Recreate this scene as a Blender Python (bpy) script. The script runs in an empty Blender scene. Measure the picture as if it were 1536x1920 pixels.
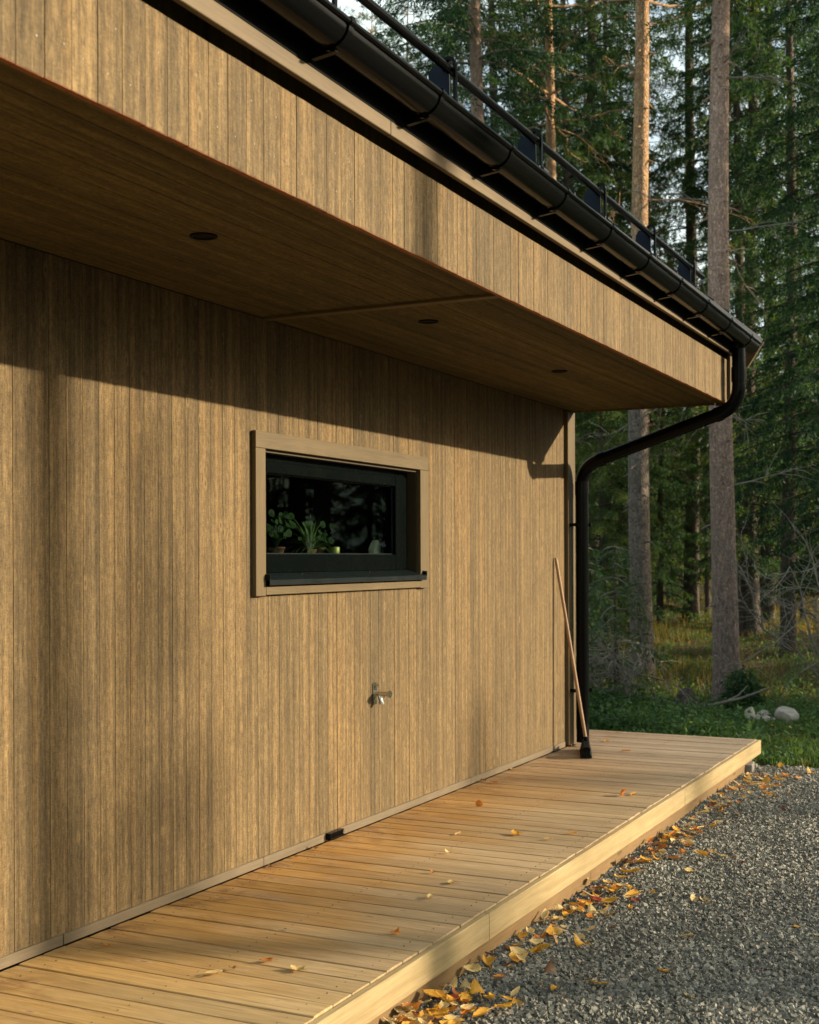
import bpy, math, random
import numpy as np
from mathutils import Vector, Matrix
D = bpy.data
SC = bpy.context.scene
COL = SC.collection
rnd = random.Random(7)
R = math.radians

# ------------------------------------------------------------------ camera, sky, sun, exposure
CAMX, CAMZ, F = 3.24, 1.413, 2420.0
YAW = math.atan(1197.0 / F)
cam_d = D.cameras.new('camera')
cam = D.objects.new('camera', cam_d); COL.objects.link(cam)
cam.location = (CAMX, 0, CAMZ)
cam.rotation_euler = (Matrix.Rotation(YAW, 3, 'Z') @ Matrix.Rotation(R(90), 3, 'X') @ Matrix.Rotation(R(-0.22), 3, 'Z')).to_euler()
cam_d.sensor_fit = 'HORIZONTAL'; cam_d.sensor_width = 36; cam_d.lens = 36 * F / 1536
cam_d.shift_y = 88 / 1536
cam_d.clip_start = 0.05; cam_d.clip_end = 2000
cam_d.dof.use_dof = True; cam_d.dof.focus_distance = 5.6; cam_d.dof.aperture_fstop = 6.3
SC.camera = cam

SUN = Vector((1.2, 0.65, 0.42)).normalized()
EL = math.asin(SUN.z); AZ = math.atan2(SUN.x, SUN.y)
w = D.worlds.new('World'); SC.world = w; w.use_nodes = True
wn = w.node_tree.nodes; wn.clear()
sky = wn.new('ShaderNodeTexSky'); sky.sky_type = 'NISHITA'; sky.sun_disc = False
sky.sun_elevation = EL; sky.sun_rotation = AZ; sky.air_density = 1.0; sky.dust_density = 3.5; sky.ozone_density = 1.0
bg = wn.new('ShaderNodeBackground'); bg.inputs[1].default_value = 0.135
wo = wn.new('ShaderNodeOutputWorld')
L_ = w.node_tree.links
tc = wn.new('ShaderNodeTexCoord'); mp_ = wn.new('ShaderNodeMapping'); mp_.inputs['Scale'].default_value = (2.2, 2.2, 6.0)
cn = wn.new('ShaderNodeTexNoise'); cn.inputs['Scale'].default_value = 1.6; cn.inputs['Detail'].default_value = 5; cn.inputs['Roughness'].default_value = 0.6
cr_ = wn.new('ShaderNodeMapRange'); cr_.inputs[1].default_value = 0.36; cr_.inputs[2].default_value = 0.62; cr_.inputs[4].default_value = 0.85
cm_ = wn.new('ShaderNodeMix'); cm_.data_type = 'RGBA'; cm_.inputs[7].default_value = (4.9, 5.6, 5.3, 1)     # thin high cloud
L_.new(tc.outputs['Generated'], mp_.inputs[0]); L_.new(mp_.outputs[0], cn.inputs['Vector']); L_.new(cn.outputs[0], cr_.inputs[0])
L_.new(cr_.outputs[0], cm_.inputs[0]); L_.new(sky.outputs[0], cm_.inputs[6]); L_.new(cm_.outputs[2], bg.inputs[0])
w.node_tree.links.new(bg.outputs[0], wo.inputs[0])
sl = D.lights.new('sun', 'SUN'); sl.energy = 4.2; sl.angle = R(0.53); sl.color = (1.0, 0.83, 0.60)
so = D.objects.new('sun', sl); COL.objects.link(so); so.rotation_euler = SUN.to_track_quat('Z', 'Y').to_euler()
so.location = (20, 10, 12)
vs = SC.view_settings
vs.view_transform = 'Standard'; vs.look = 'None'; vs.gamma = 1; vs.use_curve_mapping = False; vs.exposure = 1.0
SC.cycles.max_bounces = 8; SC.cycles.transparent_max_bounces = 8

# ------------------------------------------------------------------ node helpers
class NT:
    def __init__(s, name):
        s.m = D.materials.new(name); s.m.use_nodes = True
        s.t = s.m.node_tree; s.t.nodes.clear()
        s.out = s.t.nodes.new('ShaderNodeOutputMaterial')
    def n(s, typ, ins=None, **kw):
        nd = s.t.nodes.new('ShaderNode' + typ)
        for k, v in kw.items(): setattr(nd, k, v)
        for k, v in (ins or {}).items(): s.set(nd.inputs[k], v)
        return nd
    def set(s, sock, v):
        if isinstance(v, bpy.types.NodeSocket): s.t.links.new(v, sock)
        elif isinstance(v, bpy.types.Node): s.t.links.new(v.outputs[0], sock)
        else:
            if hasattr(sock.default_value, '__len__') and len(sock.default_value) == 4 and len(v) == 3: v = (*v, 1)
            sock.default_value = v
    def math(s, op, a, b=0.0, c=0.0, clamp=False):
        nd = s.n('Math', operation=op); nd.use_clamp = clamp
        s.set(nd.inputs[0], a); s.set(nd.inputs[1], b)
        if op in ('MULTIPLY_ADD', 'SMOOTH_MIN'): s.set(nd.inputs[2], c)
        return nd.outputs[0]
    def vec(s, x, y, z):
        return s.n('CombineXYZ', {0: x, 1: y, 2: z}).outputs[0]
    def pos(s, obj=False):
        if obj: p = s.n('TexCoord').outputs['Object']
        else: p = s.n('NewGeometry').outputs['Position']
        x = s.n('SeparateXYZ', {0: p})
        return p, x.outputs[0], x.outputs[1], x.outputs[2]
    def noise(s, vec, scale=1.0, detail=2.0, rough=0.5, dist=0.0):
        return s.n('TexNoise', {'Vector': vec, 'Scale': scale, 'Detail': detail, 'Roughness': rough, 'Distortion': dist}).outputs['Fac']
    def remap(s, v, a, b, c=0.0, d=1.0, smooth=False):
        nd = s.n('MapRange', {0: v, 1: a, 2: b, 3: c, 4: d})
        if smooth: nd.interpolation_type = 'SMOOTHSTEP'
        return nd.outputs[0]
    def mix(s, f, a, b, mode='MIX'):
        nd = s.n('Mix', data_type='RGBA', blend_type=mode)
        s.set(nd.inputs[0], f); s.set(nd.inputs[6], a); s.set(nd.inputs[7], b)
        return nd.outputs[2]
    def ramp(s, f, stops):
        nd = s.n('ValToRGB', {0: f}); e = nd.color_ramp.elements
        while len(e) > 1: e.remove(e[-1])
        e[0].position = stops[0][0]; e[0].color = (*stops[0][1], 1)
        for p, c in stops[1:]:
            q = e.new(p); q.color = (*c, 1)
        return nd.outputs[0]
    def bump(s, h, strength=0.3, dist=0.01, normal=None):
        d = {'Height': h, 'Strength': strength, 'Distance': dist}
        if normal is not None: d['Normal'] = normal
        return s.n('Bump', d).outputs[0]
    def principled(s, color, rough=0.6, spec=0.4, metal=0.0, normal=None, **kw):
        d = {'Base Color': color, 'Roughness': rough, 'Specular IOR Level': spec, 'Metallic': metal}
        if normal is not None: d['Normal'] = normal
        d.update(kw)
        return s.n('BsdfPrincipled', d)
    def done(s, sh):
        s.set(s.out.inputs[0], sh); return s.m

def mat_wood_wall(name, pitch, y0, tint=1.0, across='y', along='z', cols=None, gray=0.5):
    """sawn stained cladding; boards counted across, grain along"""
    s = NT(name); p, X, Y, Z = s.pos()
    a = {'x': X, 'y': Y, 'z': Z}; A = a[across]; L = a[along]
    idn = s.math('FLOOR', s.math('DIVIDE', s.math('SUBTRACT', A, y0), pitch))
    r1 = s.n('TexWhiteNoise', {'W': idn}, noise_dimensions='1D').outputs['Value']
    r2 = s.n('TexWhiteNoise', {'W': s.math('ADD', idn, 44.1)}, noise_dimensions='1D').outputs['Value']
    off = s.math('MULTIPLY', r1, 37.0)
    Ls = s.math('ADD', L, off)
    streak = s.noise(s.vec(s.math('MULTIPLY', A, 30), s.math('MULTIPLY', Ls, 0.55), r2), 1.0, 3.0, 0.6)
    wide = s.noise(s.vec(s.math('MULTIPLY', A, 4.2), s.math('MULTIPLY', L, 0.30), 3.3), 1.0, 3.0, 0.55)
    grain = s.noise(s.vec(s.math('MULTIPLY', A, 210), s.math('MULTIPLY', Ls, 6), off), 1.0, 4.0, 0.75)
    saw = s.noise(s.vec(s.math('MULTIPLY', A, 75), s.math('MULTIPLY', Ls, 170), off), 1.0, 3.0, 0.75)
    blot = s.noise(s.vec(s.math('MULTIPLY', A, 18), s.math('MULTIPLY', Ls, 5), off), 1.0, 4.0, 0.7)
    T = tint
    c = cols or [(0.080, 0.059, 0.029), (0.130, 0.090, 0.041), (0.190, 0.128, 0.056), (0.172, 0.102, 0.037)]
    c = [tuple(v * T for v in q) for q in c]
    f = s.math('ADD', s.math('MULTIPLY', streak, 0.54), s.math('MULTIPLY', s.math('SUBTRACT', r1, 0.5), 0.07))
    f = s.math('ADD', f, s.math('MULTIPLY', s.math('SUBTRACT', wide, 0.5), 0.50))
    f = s.math('ADD', f, 0.22)
    col = s.ramp(f, [(0.28, c[0]), (0.46, c[1]), (0.62, c[2]), (0.80, c[2])])
    col = s.mix(s.remap(s.math('ADD', s.math('MULTIPLY', r2, 0.25), s.math('MULTIPLY', streak, 0.95)), 0.62, 0.98), col, c[3])
    gf = s.remap(grain, 0.3, 0.72, 0.62, 1.26)
    sf = s.remap(saw, 0.3, 0.7, 0.76, 1.20)
    bf = s.remap(blot, 0.3, 0.75, 0.78, 1.20)
    fr_ = s.math('FRACT', s.math('DIVIDE', s.math('SUBTRACT', A, y0), pitch))
    rib = s.math('SINE', s.math('MULTIPLY', s.math('ADD', s.math('MULTIPLY', fr_, 1.6), r2), 6.283))
    rib2 = s.math('SINE', s.math('MULTIPLY', s.math('ADD', s.math('MULTIPLY', fr_, 3.3), r1), 6.283))
    rb = s.math('ADD', 1.0, s.math('ADD', s.math('MULTIPLY', rib, 0.115), s.math('MULTIPLY', rib2, 0.080)))
    mid = s.noise(s.vec(s.math('MULTIPLY', A, 85), s.math('MULTIPLY', Ls, 34), off), 1.0, 3.0, 0.7)
    bf = s.math('MULTIPLY', bf, s.remap(mid, 0.3, 0.7, 0.74, 1.24))
    fl = s.noise(s.vec(s.math('MULTIPLY', A, 240), s.math('MULTIPLY', Ls, 22), off), 1.0, 2.0, 0.5)
    fk = s.remap(fl, 0.60, 0.68, 1.0, 0.60)
    fh = s.remap(fl, 0.30, 0.24, 1.0, 1.35)
    mul = s.math('MULTIPLY', s.math('MULTIPLY', gf, sf), s.math('MULTIPLY', bf, s.math('MULTIPLY', rb, s.math('MULTIPLY', fk, fh))))
    col = s.mix(1.0, col, s.n('CombineColor', {0: mul, 1: mul, 2: mul}), 'MULTIPLY')
    # knots: one in a few cells of a stretched lattice
    kv = s.n('TexVoronoi', {'Vector': s.vec(s.math('MULTIPLY', A, 11.0), s.math('MULTIPLY', Ls, 5.0), off), 'Scale': 1.0, 'Randomness': 1.0})
    kd = s.math('ADD', kv.outputs['Distance'], s.math('MULTIPLY', s.math('SUBTRACT', blot, 0.5), 0.05))
    kr = s.n('SeparateColor', {0: kv.outputs['Color']}).outputs[0]
    has = s.math('GREATER_THAN', kr, 0.30)
    ring = s.math('MULTIPLY', s.remap(kd, 0.17, 0.09), has)
    core = s.math('MULTIPLY', s.remap(kd, 0.085, 0.045), has)
    col = s.mix(s.math('MULTIPLY', ring, 0.55), col, tuple(v * 1.25 for v in c[2]))
    col = s.mix(s.math('MULTIPLY', core, 0.75), col, tuple(v * 0.65 for v in c[0]))
    h = s.math('ADD', s.math('MULTIPLY', grain, 0.6), s.math('MULTIPLY', saw, 0.8))
    h = s.math('ADD', h, s.math('MULTIPLY', streak, 0.8))
    nb = s.bump(h, 0.55, 0.0030)
    return s.done(s.principled(col, 0.78, 0.25, normal=nb))

def mat_plain_wood(name, col, col2, along='y', rough=0.6, sc=1.0, knots=True, bump=0.35):
    s = NT(name); p, X, Y, Z = s.pos()
    k = {'x': (1.2, 38, 38), 'y': (38, 1.2, 38), 'z': (38, 38, 1.2)}[along]
    v = s.vec(s.math('MULTIPLY', X, k[0] * sc), s.math('MULTIPLY', Y, k[1] * sc), s.math('MULTIPLY', Z, k[2] * sc))
    n1 = s.noise(v, 1.0, 4.0, 0.6, 0.4)
    v2 = s.vec(s.math('MULTIPLY', X, k[0] * 7), s.math('MULTIPLY', Y, k[1] * 7), s.math('MULTIPLY', Z, k[2] * 7))
    n2 = s.noise(v2, 1.0, 2.0, 0.6)
    n3 = s.noise(p, 2.2, 3.0, 0.6)
    c = s.mix(s.remap(n1, 0.3, 0.7), col, col2)
    m = s.math('MULTIPLY', s.remap(n2, 0.3, 0.7, 0.86, 1.10), s.remap(n3, 0.3, 0.7, 0.86, 1.12))
    c = s.mix(1.0, c, s.n('CombineColor', {0: m, 1: m, 2: m}), 'MULTIPLY')
    if knots:
        q = {'x': (2.6, 14, 14), 'y': (14, 2.6, 14), 'z': (14, 14, 2.6)}[along]
        kv = s.n('TexVoronoi', {'Vector': s.vec(s.math('MULTIPLY', X, q[0]), s.math('MULTIPLY', Y, q[1]), s.math('MULTIPLY', Z, q[2])), 'Scale': 1.0})
        has = s.math('GREATER_THAN', s.n('SeparateColor', {0: kv.outputs['Color']}).outputs[0], 0.72)
        core = s.math('MULTIPLY', s.remap(kv.outputs['Distance'], 0.16, 0.09), has)
        c = s.mix(s.math('MULTIPLY', core, 0.6), c, tuple(v * 0.42 for v in col2))
    return s.done(s.principled(c, rough, 0.3, normal=s.bump(s.math('ADD', n1, s.math('MULTIPLY', n2, 0.5)), bump, 0.002)))

def mat_deck(name, pitch, y0):
    s = NT(name); p, X, Y, Z = s.pos()
    idn = s.math('FLOOR', s.math('DIVIDE', s.math('SUBTRACT', Y, y0), pitch))
    r1 = s.n('TexWhiteNoise', {'W': idn}, noise_dimensions='1D').outputs['Value']
    r2 = s.n('TexWhiteNoise', {'W': s.math('ADD', idn, 11.7)}, noise_dimensions='1D').outputs['Value']
    off = s.math('MULTIPLY', r1, 23.0)
    Xs = s.math('ADD', X, off)
    grain = s.noise(s.vec(s.math('MULTIPLY', Xs, 2.6), s.math('MULTIPLY', Y, 48), off), 1.0, 4.0, 0.62, 0.6)
    fine = s.noise(s.vec(s.math('MULTIPLY', Xs, 9), s.math('MULTIPLY', Y, 330), off), 1.0, 2.0, 0.6)
    patch = s.noise(s.vec(s.math('MULTIPLY', Xs, 2.2), s.math('MULTIPLY', Y, 7.0), off), 1.0, 4.0, 0.65, 0.8)
    big = s.noise(s.vec(s.math('MULTIPLY', X, 1.6), s.math('MULTIPLY', Y, 1.1), 9.1), 1.0, 3.0, 0.6, 0.6)
    # timber under the overhang has stayed orange, the outer edge has greyed
    wx = s.math('ADD', X, s.math('MULTIPLY', s.math('SUBTRACT', big, 0.5), 1.1))
    wx = s.math('ADD', wx, s.math('MULTIPLY', s.math('SUBTRACT', r1, 0.5), 0.35))
    fw = s.remap(wx, 0.10, 1.10, 0, 1, True)
    warm = s.mix(s.remap(grain, 0.3, 0.7), (0.330, 0.158, 0.032), (0.460, 0.262, 0.074))
    grey = s.mix(s.remap(grain, 0.3, 0.7), (0.305, 0.215, 0.110), (0.455, 0.335, 0.190))
    col = s.mix(fw, warm, grey)
    col = s.mix(s.remap(patch, 0.52, 0.80, 0, 0.55), col, (0.46, 0.345, 0.225))
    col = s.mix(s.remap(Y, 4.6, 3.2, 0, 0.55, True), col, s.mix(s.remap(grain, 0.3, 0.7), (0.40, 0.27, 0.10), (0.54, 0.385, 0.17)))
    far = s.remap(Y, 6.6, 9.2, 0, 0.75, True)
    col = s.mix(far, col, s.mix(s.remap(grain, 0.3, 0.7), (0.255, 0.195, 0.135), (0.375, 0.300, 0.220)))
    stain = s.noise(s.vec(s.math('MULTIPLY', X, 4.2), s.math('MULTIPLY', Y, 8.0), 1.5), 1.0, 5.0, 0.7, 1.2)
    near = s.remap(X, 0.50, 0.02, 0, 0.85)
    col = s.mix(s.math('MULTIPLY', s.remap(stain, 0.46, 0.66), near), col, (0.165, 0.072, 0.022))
    kv = s.n('TexVoronoi', {'Vector': s.vec(s.math('MULTIPLY', Xs, 4.5), s.math('MULTIPLY', Y, 16), off), 'Scale': 1.0})
    has = s.math('GREATER_THAN', s.n('SeparateColor', {0: kv.outputs['Color']}).outputs[0], 0.45)
    kd = s.math('ADD', kv.outputs['Distance'], s.math('MULTIPLY', s.math('SUBTRACT', patch, 0.5), 0.10))
    col = s.mix(s.math('MULTIPLY', s.remap(kd, 0.20, 0.14), s.math('MULTIPLY', has, 0.45)), col, (0.50, 0.36, 0.22))
    col = s.mix(s.math('MULTIPLY', s.remap(kd, 0.11, 0.06), s.math('MULTIPLY', has, 0.8)), col, (0.12, 0.062, 0.022))
    dl_ = s.noise(s.vec(s.math('MULTIPLY', Xs, 3.5), s.math('MULTIPLY', Y, 110), off), 1.0, 3.0, 0.6, 0.5)
    m = s.math('MULTIPLY', s.math('MULTIPLY', s.remap(fine, 0.3, 0.7, 0.78, 1.14), s.remap(dl_, 0.56, 0.70, 1.0, 0.62)), s.remap(r2, 0, 1, 0.84, 1.12))
    col = s.mix(1.0, col, s.n('CombineColor', {0: m, 1: m, 2: m}), 'MULTIPLY')
    nb = s.bump(s.math('ADD', grain, s.math('MULTIPLY', fine, 0.7)), 0.5, 0.0022)
    rg = s.remap(patch, 0.3, 0.7, 0.50, 0.72)
    return s.done(s.principled(col, rg, 0.45, normal=nb))

def mat_metal(name, col, rough=0.35, spec=0.5, metal=0.0, dirt=0.25, bmp=0.04):
    s = NT(name); p, X, Y, Z = s.pos()
    n1 = s.noise(p, 6.0, 5.0, 0.7); n2 = s.noise(p, 160.0, 2.0, 0.6)
    c = s.mix(s.remap(n1, 0.45, 0.75, 0, dirt), col, tuple(min(1, v * 2.5 + 0.02) for v in col))
    c = s.mix(s.remap(n2, 0.74, 0.78, 0, 0.5 if dirt or rough < .15 else 0), c, (0.12, 0.11, 0.09))
    return s.done(s.principled(c, s.remap(n1, 0.3, 0.7, rough * 0.8, rough * 1.35), spec, metal, normal=s.bump(n1, bmp, 0.002) if bmp else None))

def mat_simple(name, col, rough=0.6, spec=0.4, var=0.2, scale=30, metal=0.0):
    s = NT(name); p, X, Y, Z = s.pos(True)
    n = s.noise(p, scale, 3.0, 0.6)
    m = s.remap(n, 0.3, 0.7, 1 - var, 1 + var)
    c = s.mix(1.0, col, s.n('CombineColor', {0: m, 1: m, 2: m}), 'MULTIPLY')
    return s.done(s.principled(c, rough, spec, metal, normal=s.bump(n, 0.15, 0.002)))

def mat_foliage(name, cols, trans=0.35, rough=0.55, spec=0.25):
    s = NT(name)
    isl = s.n('NewGeometry').outputs['Random Per Island']
    orn = s.n('ObjectInfo').outputs['Random']
    p, X, Y, Z = s.pos(True)
    n = s.noise(p, 0.9, 2.0, 0.5)
    f = s.math('ADD', s.math('MULTIPLY', isl, 0.45), s.math('MULTIPLY', n, 0.75))
    f = s.math('ADD', s.math('SUBTRACT', f, 0.22), s.math('MULTIPLY', s.math('SUBTRACT', orn, 0.5), 0.25))
    k = len(cols) - 1
    c = s.ramp(f, [(0.15 + 0.7 * i / k, cols[i]) for i in range(k + 1)])
    a = s.principled(c, rough, spec)
    t = s.n('BsdfTranslucent', {'Color': s.mix(1.0, c, (1.5, 1.45, 0.7), 'MULTIPLY')})
    return s.done(s.n('MixShader', {0: trans, 1: a, 2: t}))

def mat_bark(name, low, high, z0, z1, scale=1.0, edge=0.50):
    s = NT(name); p, X, Y, Z = s.pos(True)
    orn = s.n('ObjectInfo').outputs['Random']
    v = s.vec(s.math('MULTIPLY', X, 26 * scale), s.math('MULTIPLY', Y, 26 * scale), s.math('MULTIPLY', Z, 9 * scale))
    vo = s.n('TexVoronoi', {'Vector': v, 'Scale': 1.0}, feature='DISTANCE_TO_EDGE').outputs[0]
    vc = s.n('SeparateColor', {0: s.n('TexVoronoi', {'Vector': v, 'Scale': 1.0}).outputs['Color']}).outputs[0]
    n = s.noise(v, 0.6, 5.0, 0.7, 0.5)
    big = s.noise(p, 1.3, 4.0, 0.7)
    c = s.mix(s.remap(s.math('ADD', Z, s.math('MULTIPLY', big, 1.6)), z0, z1), low, high)
    m = s.math('MULTIPLY', s.remap(n, 0.3, 0.7, 0.62, 1.30), s.remap(vc, 0, 1, 0.78, 1.18))
    m = s.math('MULTIPLY', m, s.remap(vo, 0.0, 0.14, edge, 1.0))
    c = s.mix(1.0, c, s.n('CombineColor', {0: m, 1: m, 2: m}), 'MULTIPLY')
    c = s.mix(s.remap(big, 0.50, 0.72, 0, 0.35), c, (0.13, 0.145, 0.10))
    h = s.math('ADD', s.remap(vo, 0, 0.2), s.math('MULTIPLY', n, 0.7))
    return s.done(s.principled(c, 0.9, 0.15, normal=s.bump(h, 0.9, 0.015)))

M = {}
PW, WY0 = 0.0915, 3.428 - 0.0915 * 60
M['clad'] = mat_wood_wall('stained sawn cladding', PW, WY0, tint=1.14)
M['clad_box'] = mat_wood_wall('stained sawn cladding on eaves box', PW, 2.172 - PW * 60, tint=1.12)
M['gable'] = mat_wood_wall('stained sawn gable cladding', PW, -10.0, across='x')
M['soffit'] = mat_wood_wall('brown eaves lining', 0.118, -0.01, across='x', along='y',
        cols=[(0.060, 0.045, 0.014), (0.106, 0.077, 0.025), (0.165, 0.116, 0.038), (0.130, 0.083, 0.026)])
M['trim_y'] = mat_plain_wood('stained trim board lengthwise', (0.126, 0.091, 0.040), (0.098, 0.068, 0.028), 'y')
M['trim_z'] = mat_plain_wood('stained trim board upright', (0.126, 0.091, 0.040), (0.098, 0.068, 0.028), 'z')
M['trim_x'] = mat_plain_wood('stained trim board across', (0.17, 0.11, 0.055), (0.13, 0.085, 0.04), 'x')
M['batten'] = mat_plain_wood('brown lining batten', (0.13, 0.096, 0.034), (0.10, 0.072, 0.024), 'x')
M['strip'] = mat_plain_wood('pale base strip', (0.155, 0.120, 0.074), (0.125, 0.095, 0.056), 'y')
M['endgrain'] = mat_plain_wood('rusty raw end grain', (0.36, 0.12, 0.030), (0.26, 0.080, 0.02), 'z', knots=False)
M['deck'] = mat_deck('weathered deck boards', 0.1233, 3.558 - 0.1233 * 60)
M['fascia'] = mat_plain_wood('new pale pine board', (0.42, 0.325, 0.168), (0.315, 0.230, 0.105), 'y', 0.55)
M['fascia2'] = mat_plain_wood('new pale pine lower board', (0.24, 0.155, 0.068), (0.185, 0.112, 0.046), 'y', 0.55)
M['black'] = mat_metal('black coated steel', (0.004, 0.0045, 0.0045), 0.15, 0.09, dirt=0.0)
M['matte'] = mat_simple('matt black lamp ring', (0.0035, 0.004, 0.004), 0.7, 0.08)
M['roofm'] = mat_metal('black roof sheet', (0.007, 0.008, 0.010), 0.4, 0.35, dirt=0.1)
M['navy'] = mat_metal('dark blue coated steel', (0.004, 0.011, 0.022), 0.45, 0.2, dirt=0.0)
M['winframe'] = mat_metal('black window frame paint', (0.0020, 0.0034, 0.0030), 0.25, 0.025, dirt=0.0, bmp=0)
M['sillm'] = mat_metal('dark sill flashing', (0.006, 0.010, 0.011), 0.35, 0.15, dirt=0.05)
M['reveal'] = mat_plain_wood('dark brown reveal', (0.055, 0.038, 0.015), (0.04, 0.028, 0.011), 'z')
M['chrome'] = mat_simple('worn chrome', (0.55, 0.54, 0.50), 0.22, 0.6, 0.25, 60, 1.0)
M['nail'] = mat_simple('dulled nail head', (0.27, 0.25, 0.21), 0.45, 0.3, 0.1, 60, 0.2)
M['dark_in'] = mat_simple('dim room surface', (0.035, 0.036, 0.030), 0.8, 0.2, 0.2, 3)

def mat_glass():
    s = NT('window glass')
    g_ = s.n('NewGeometry'); dt = s.math('ABSOLUTE', s.n('VectorMath', {0: g_.outputs['Normal'], 1: g_.outputs['Incoming']}, operation='DOT_PRODUCT').outputs['Value'])
    fr = s.math('ADD', 0.04, s.math('MULTIPLY', s.math('POWER', s.math('SUBTRACT', 1.0, dt), 5.0), 0.96))
    g = s.n('BsdfGlossy', {'Roughness': 0.01, 'Color': (0.85, 1.0, 0.92)})
    t = s.n('BsdfTransparent', {'Color': (0.82, 0.88, 0.83)})
    return s.done(s.n('MixShader', {0: s.math('MULTIPLY', fr, 0.16), 1: t, 2: g}))
M['glass'] = mat_glass()

# ------------------------------------------------------------------ mesh helpers
class MB:
    def __init__(s): s.v = []; s.f = []; s.m = []; s.n = 0; s.sm = []
    def add(s, v, f, mi=0, smooth=False):
        v = np.asarray(v, float).reshape(-1, 3)
        s.v.append(v)
        if isinstance(f, list) and len(set(len(q) for q in f)) > 1:
            g = {}
            for q in f: g.setdefault(len(q), []).append(q)
            fs = [np.array(q) for q in g.values()]
        else: fs = [np.asarray(f)]
        for q in fs:
            s.f.append(q + s.n); s.m.append(np.full(len(q), mi)); s.sm.append(np.full(len(q), smooth))
        s.n += len(v); return s
    def box(s, x0, x1, y0, y1, z0, z1, mi=0, bev=0.0, skip=()):
        if bev <= 0:
            v = [(x, y, z) for x in (x0, x1) for y in (y0, y1) for z in (z0, z1)]
            f = [(0, 1, 3, 2), (4, 6, 7, 5), (0, 4, 5, 1), (2, 3, 7, 6), (0, 2, 6, 4), (1, 5, 7, 3)]
            return s.add(v, f, mi)
        b = bev; V = []; ids = {}
        for sx in (0, 1):
            for sy in (0, 1):
                for sz in (0, 1):
                    X, Y, Z = (x0, x1)[sx], (y0, y1)[sy], (z0, z1)[sz]
                    ix, iy, iz = X + (b if sx == 0 else -b), Y + (b if sy == 0 else -b), Z + (b if sz == 0 else -b)
                    ids[sx, sy, sz] = len(V); V += [(X, iy, iz), (ix, Y, iz), (ix, iy, Z)]
        I = ids; F_ = []
        for a in (0, 1):
            q = [I[a, 0, 0], I[a, 1, 0], I[a, 1, 1], I[a, 0, 1]]; F_.append(q if a else q[::-1])
            q = [I[0, a, 0] + 1, I[0, a, 1] + 1, I[1, a, 1] + 1, I[1, a, 0] + 1]; F_.append(q if a else q[::-1])
            q = [I[0, 0, a] + 2, I[1, 0, a] + 2, I[1, 1, a] + 2, I[0, 1, a] + 2]; F_.append(q if a else q[::-1])
        for a in (0, 1):
            for c in (0, 1):
                F_.append([I[a, c, 0], I[a, c, 1], I[a, c, 1] + 1, I[a, c, 0] + 1])
                F_.append([I[a, 0, c], I[a, 1, c], I[a, 1, c] + 2, I[a, 0, c] + 2])
                F_.append([I[0, a, c] + 1, I[1, a, c] + 1, I[1, a, c] + 2, I[0, a, c] + 2])
                for e in (0, 1): F_.append([I[a, c, e], I[a, c, e] + 1, I[a, c, e] + 2])
        return s.add(V, F_, mi)
    def tube(s, P, r, n=8, cap=True, mi=0, smooth=True):
        P = np.asarray(P, float); k = len(P)
        r = np.broadcast_to(np.asarray(r, float), (k,))
        T = np.gradient(P, axis=0); T /= np.linalg.norm(T, axis=1, keepdims=True) + 1e-12
        ref = np.array([0, 0, 1.0]) if abs(T[0][2]) < 0.9 else np.array([1.0, 0, 0])
        V = []; u = np.cross(T[0], ref); u /= np.linalg.norm(u)
        a = np.linspace(0, 2 * np.pi, n, endpoint=False)
        for i in range(k):
            u = u - T[i] * np.dot(u, T[i]); u /= np.linalg.norm(u) + 1e-12
            w_ = np.cross(T[i], u)
            V.append(P[i] + r[i] * (np.cos(a)[:, None] * u + np.sin(a)[:, None] * w_))
        V = np.concatenate(V)
        F_ = [(i * n + j, i * n + (j + 1) % n, (i + 1) * n + (j + 1) % n, (i + 1) * n + j) for i in range(k - 1) for j in range(n)]
        s.add(V, np.array(F_), mi, smooth)
        if cap:
            s.add(V[:n], [tuple(range(n))[::-1]], mi); s.add(V[-n:], [tuple(range(n))], mi)
        return s
    def prism(s, poly, lo, hi, axis='y', mi=0, smooth=False):
        """poly: list of 2-D points; extruded along axis"""
        n = len(poly); V = []
        for h in (lo, hi):
            for p in poly:
                V.append({'y': (p[0], h, p[1]), 'z': (p[0], p[1], h), 'x': (h, p[0], p[1])}[axis])
        F_ = [(i, (i + 1) % n, (i + 1) % n + n, i + n) for i in range(n)]
        s.add(V, F_, mi, smooth)
        s.add(V[:n], [tuple(range(n))[::-1]], mi); s.add(V[n:], [tuple(range(n))], mi)
        return s
    def mesh(s, name, mats, off=(0, 0, 0)):
        me = D.meshes.new(name)
        v = np.concatenate(s.v) - np.asarray(off, float)
        tot = np.concatenate([np.full(len(f), f.shape[1]) for f in s.f])
        loops = np.concatenate([f.ravel() for f in s.f]).astype(np.int32)
        me.vertices.add(len(v)); me.vertices.foreach_set('co', v.ravel().astype(np.float32))
        me.loops.add(len(loops)); me.loops.foreach_set('vertex_index', loops)
        me.polygons.add(len(tot))
        st = np.concatenate([[0], np.cumsum(tot)[:-1]]).astype(np.int32)
        me.polygons.foreach_set('loop_start', st); me.polygons.foreach_set('loop_total', tot.astype(np.int32))
        for m in (mats if isinstance(mats, (list, tuple)) else [mats]): me.materials.append(m)
        me.polygons.foreach_set('material_index', np.concatenate(s.m).astype(np.int32))
        me.polygons.foreach_set('use_smooth', np.concatenate(s.sm).astype(bool))
        me.update(calc_edges=True); me.validate()
        return me
    def build(s, name, mats, parent=None, loc=None):
        off = WORLD.get(parent.name, (0, 0, 0)) if parent else (loc or (0, 0, 0))
        o = D.objects.new(name, s.mesh(name, mats, off)); COL.objects.link(o)
        if parent: o.parent = parent
        else: o.location = off
        WORLD[o.name] = tuple(off)
        return o
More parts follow.
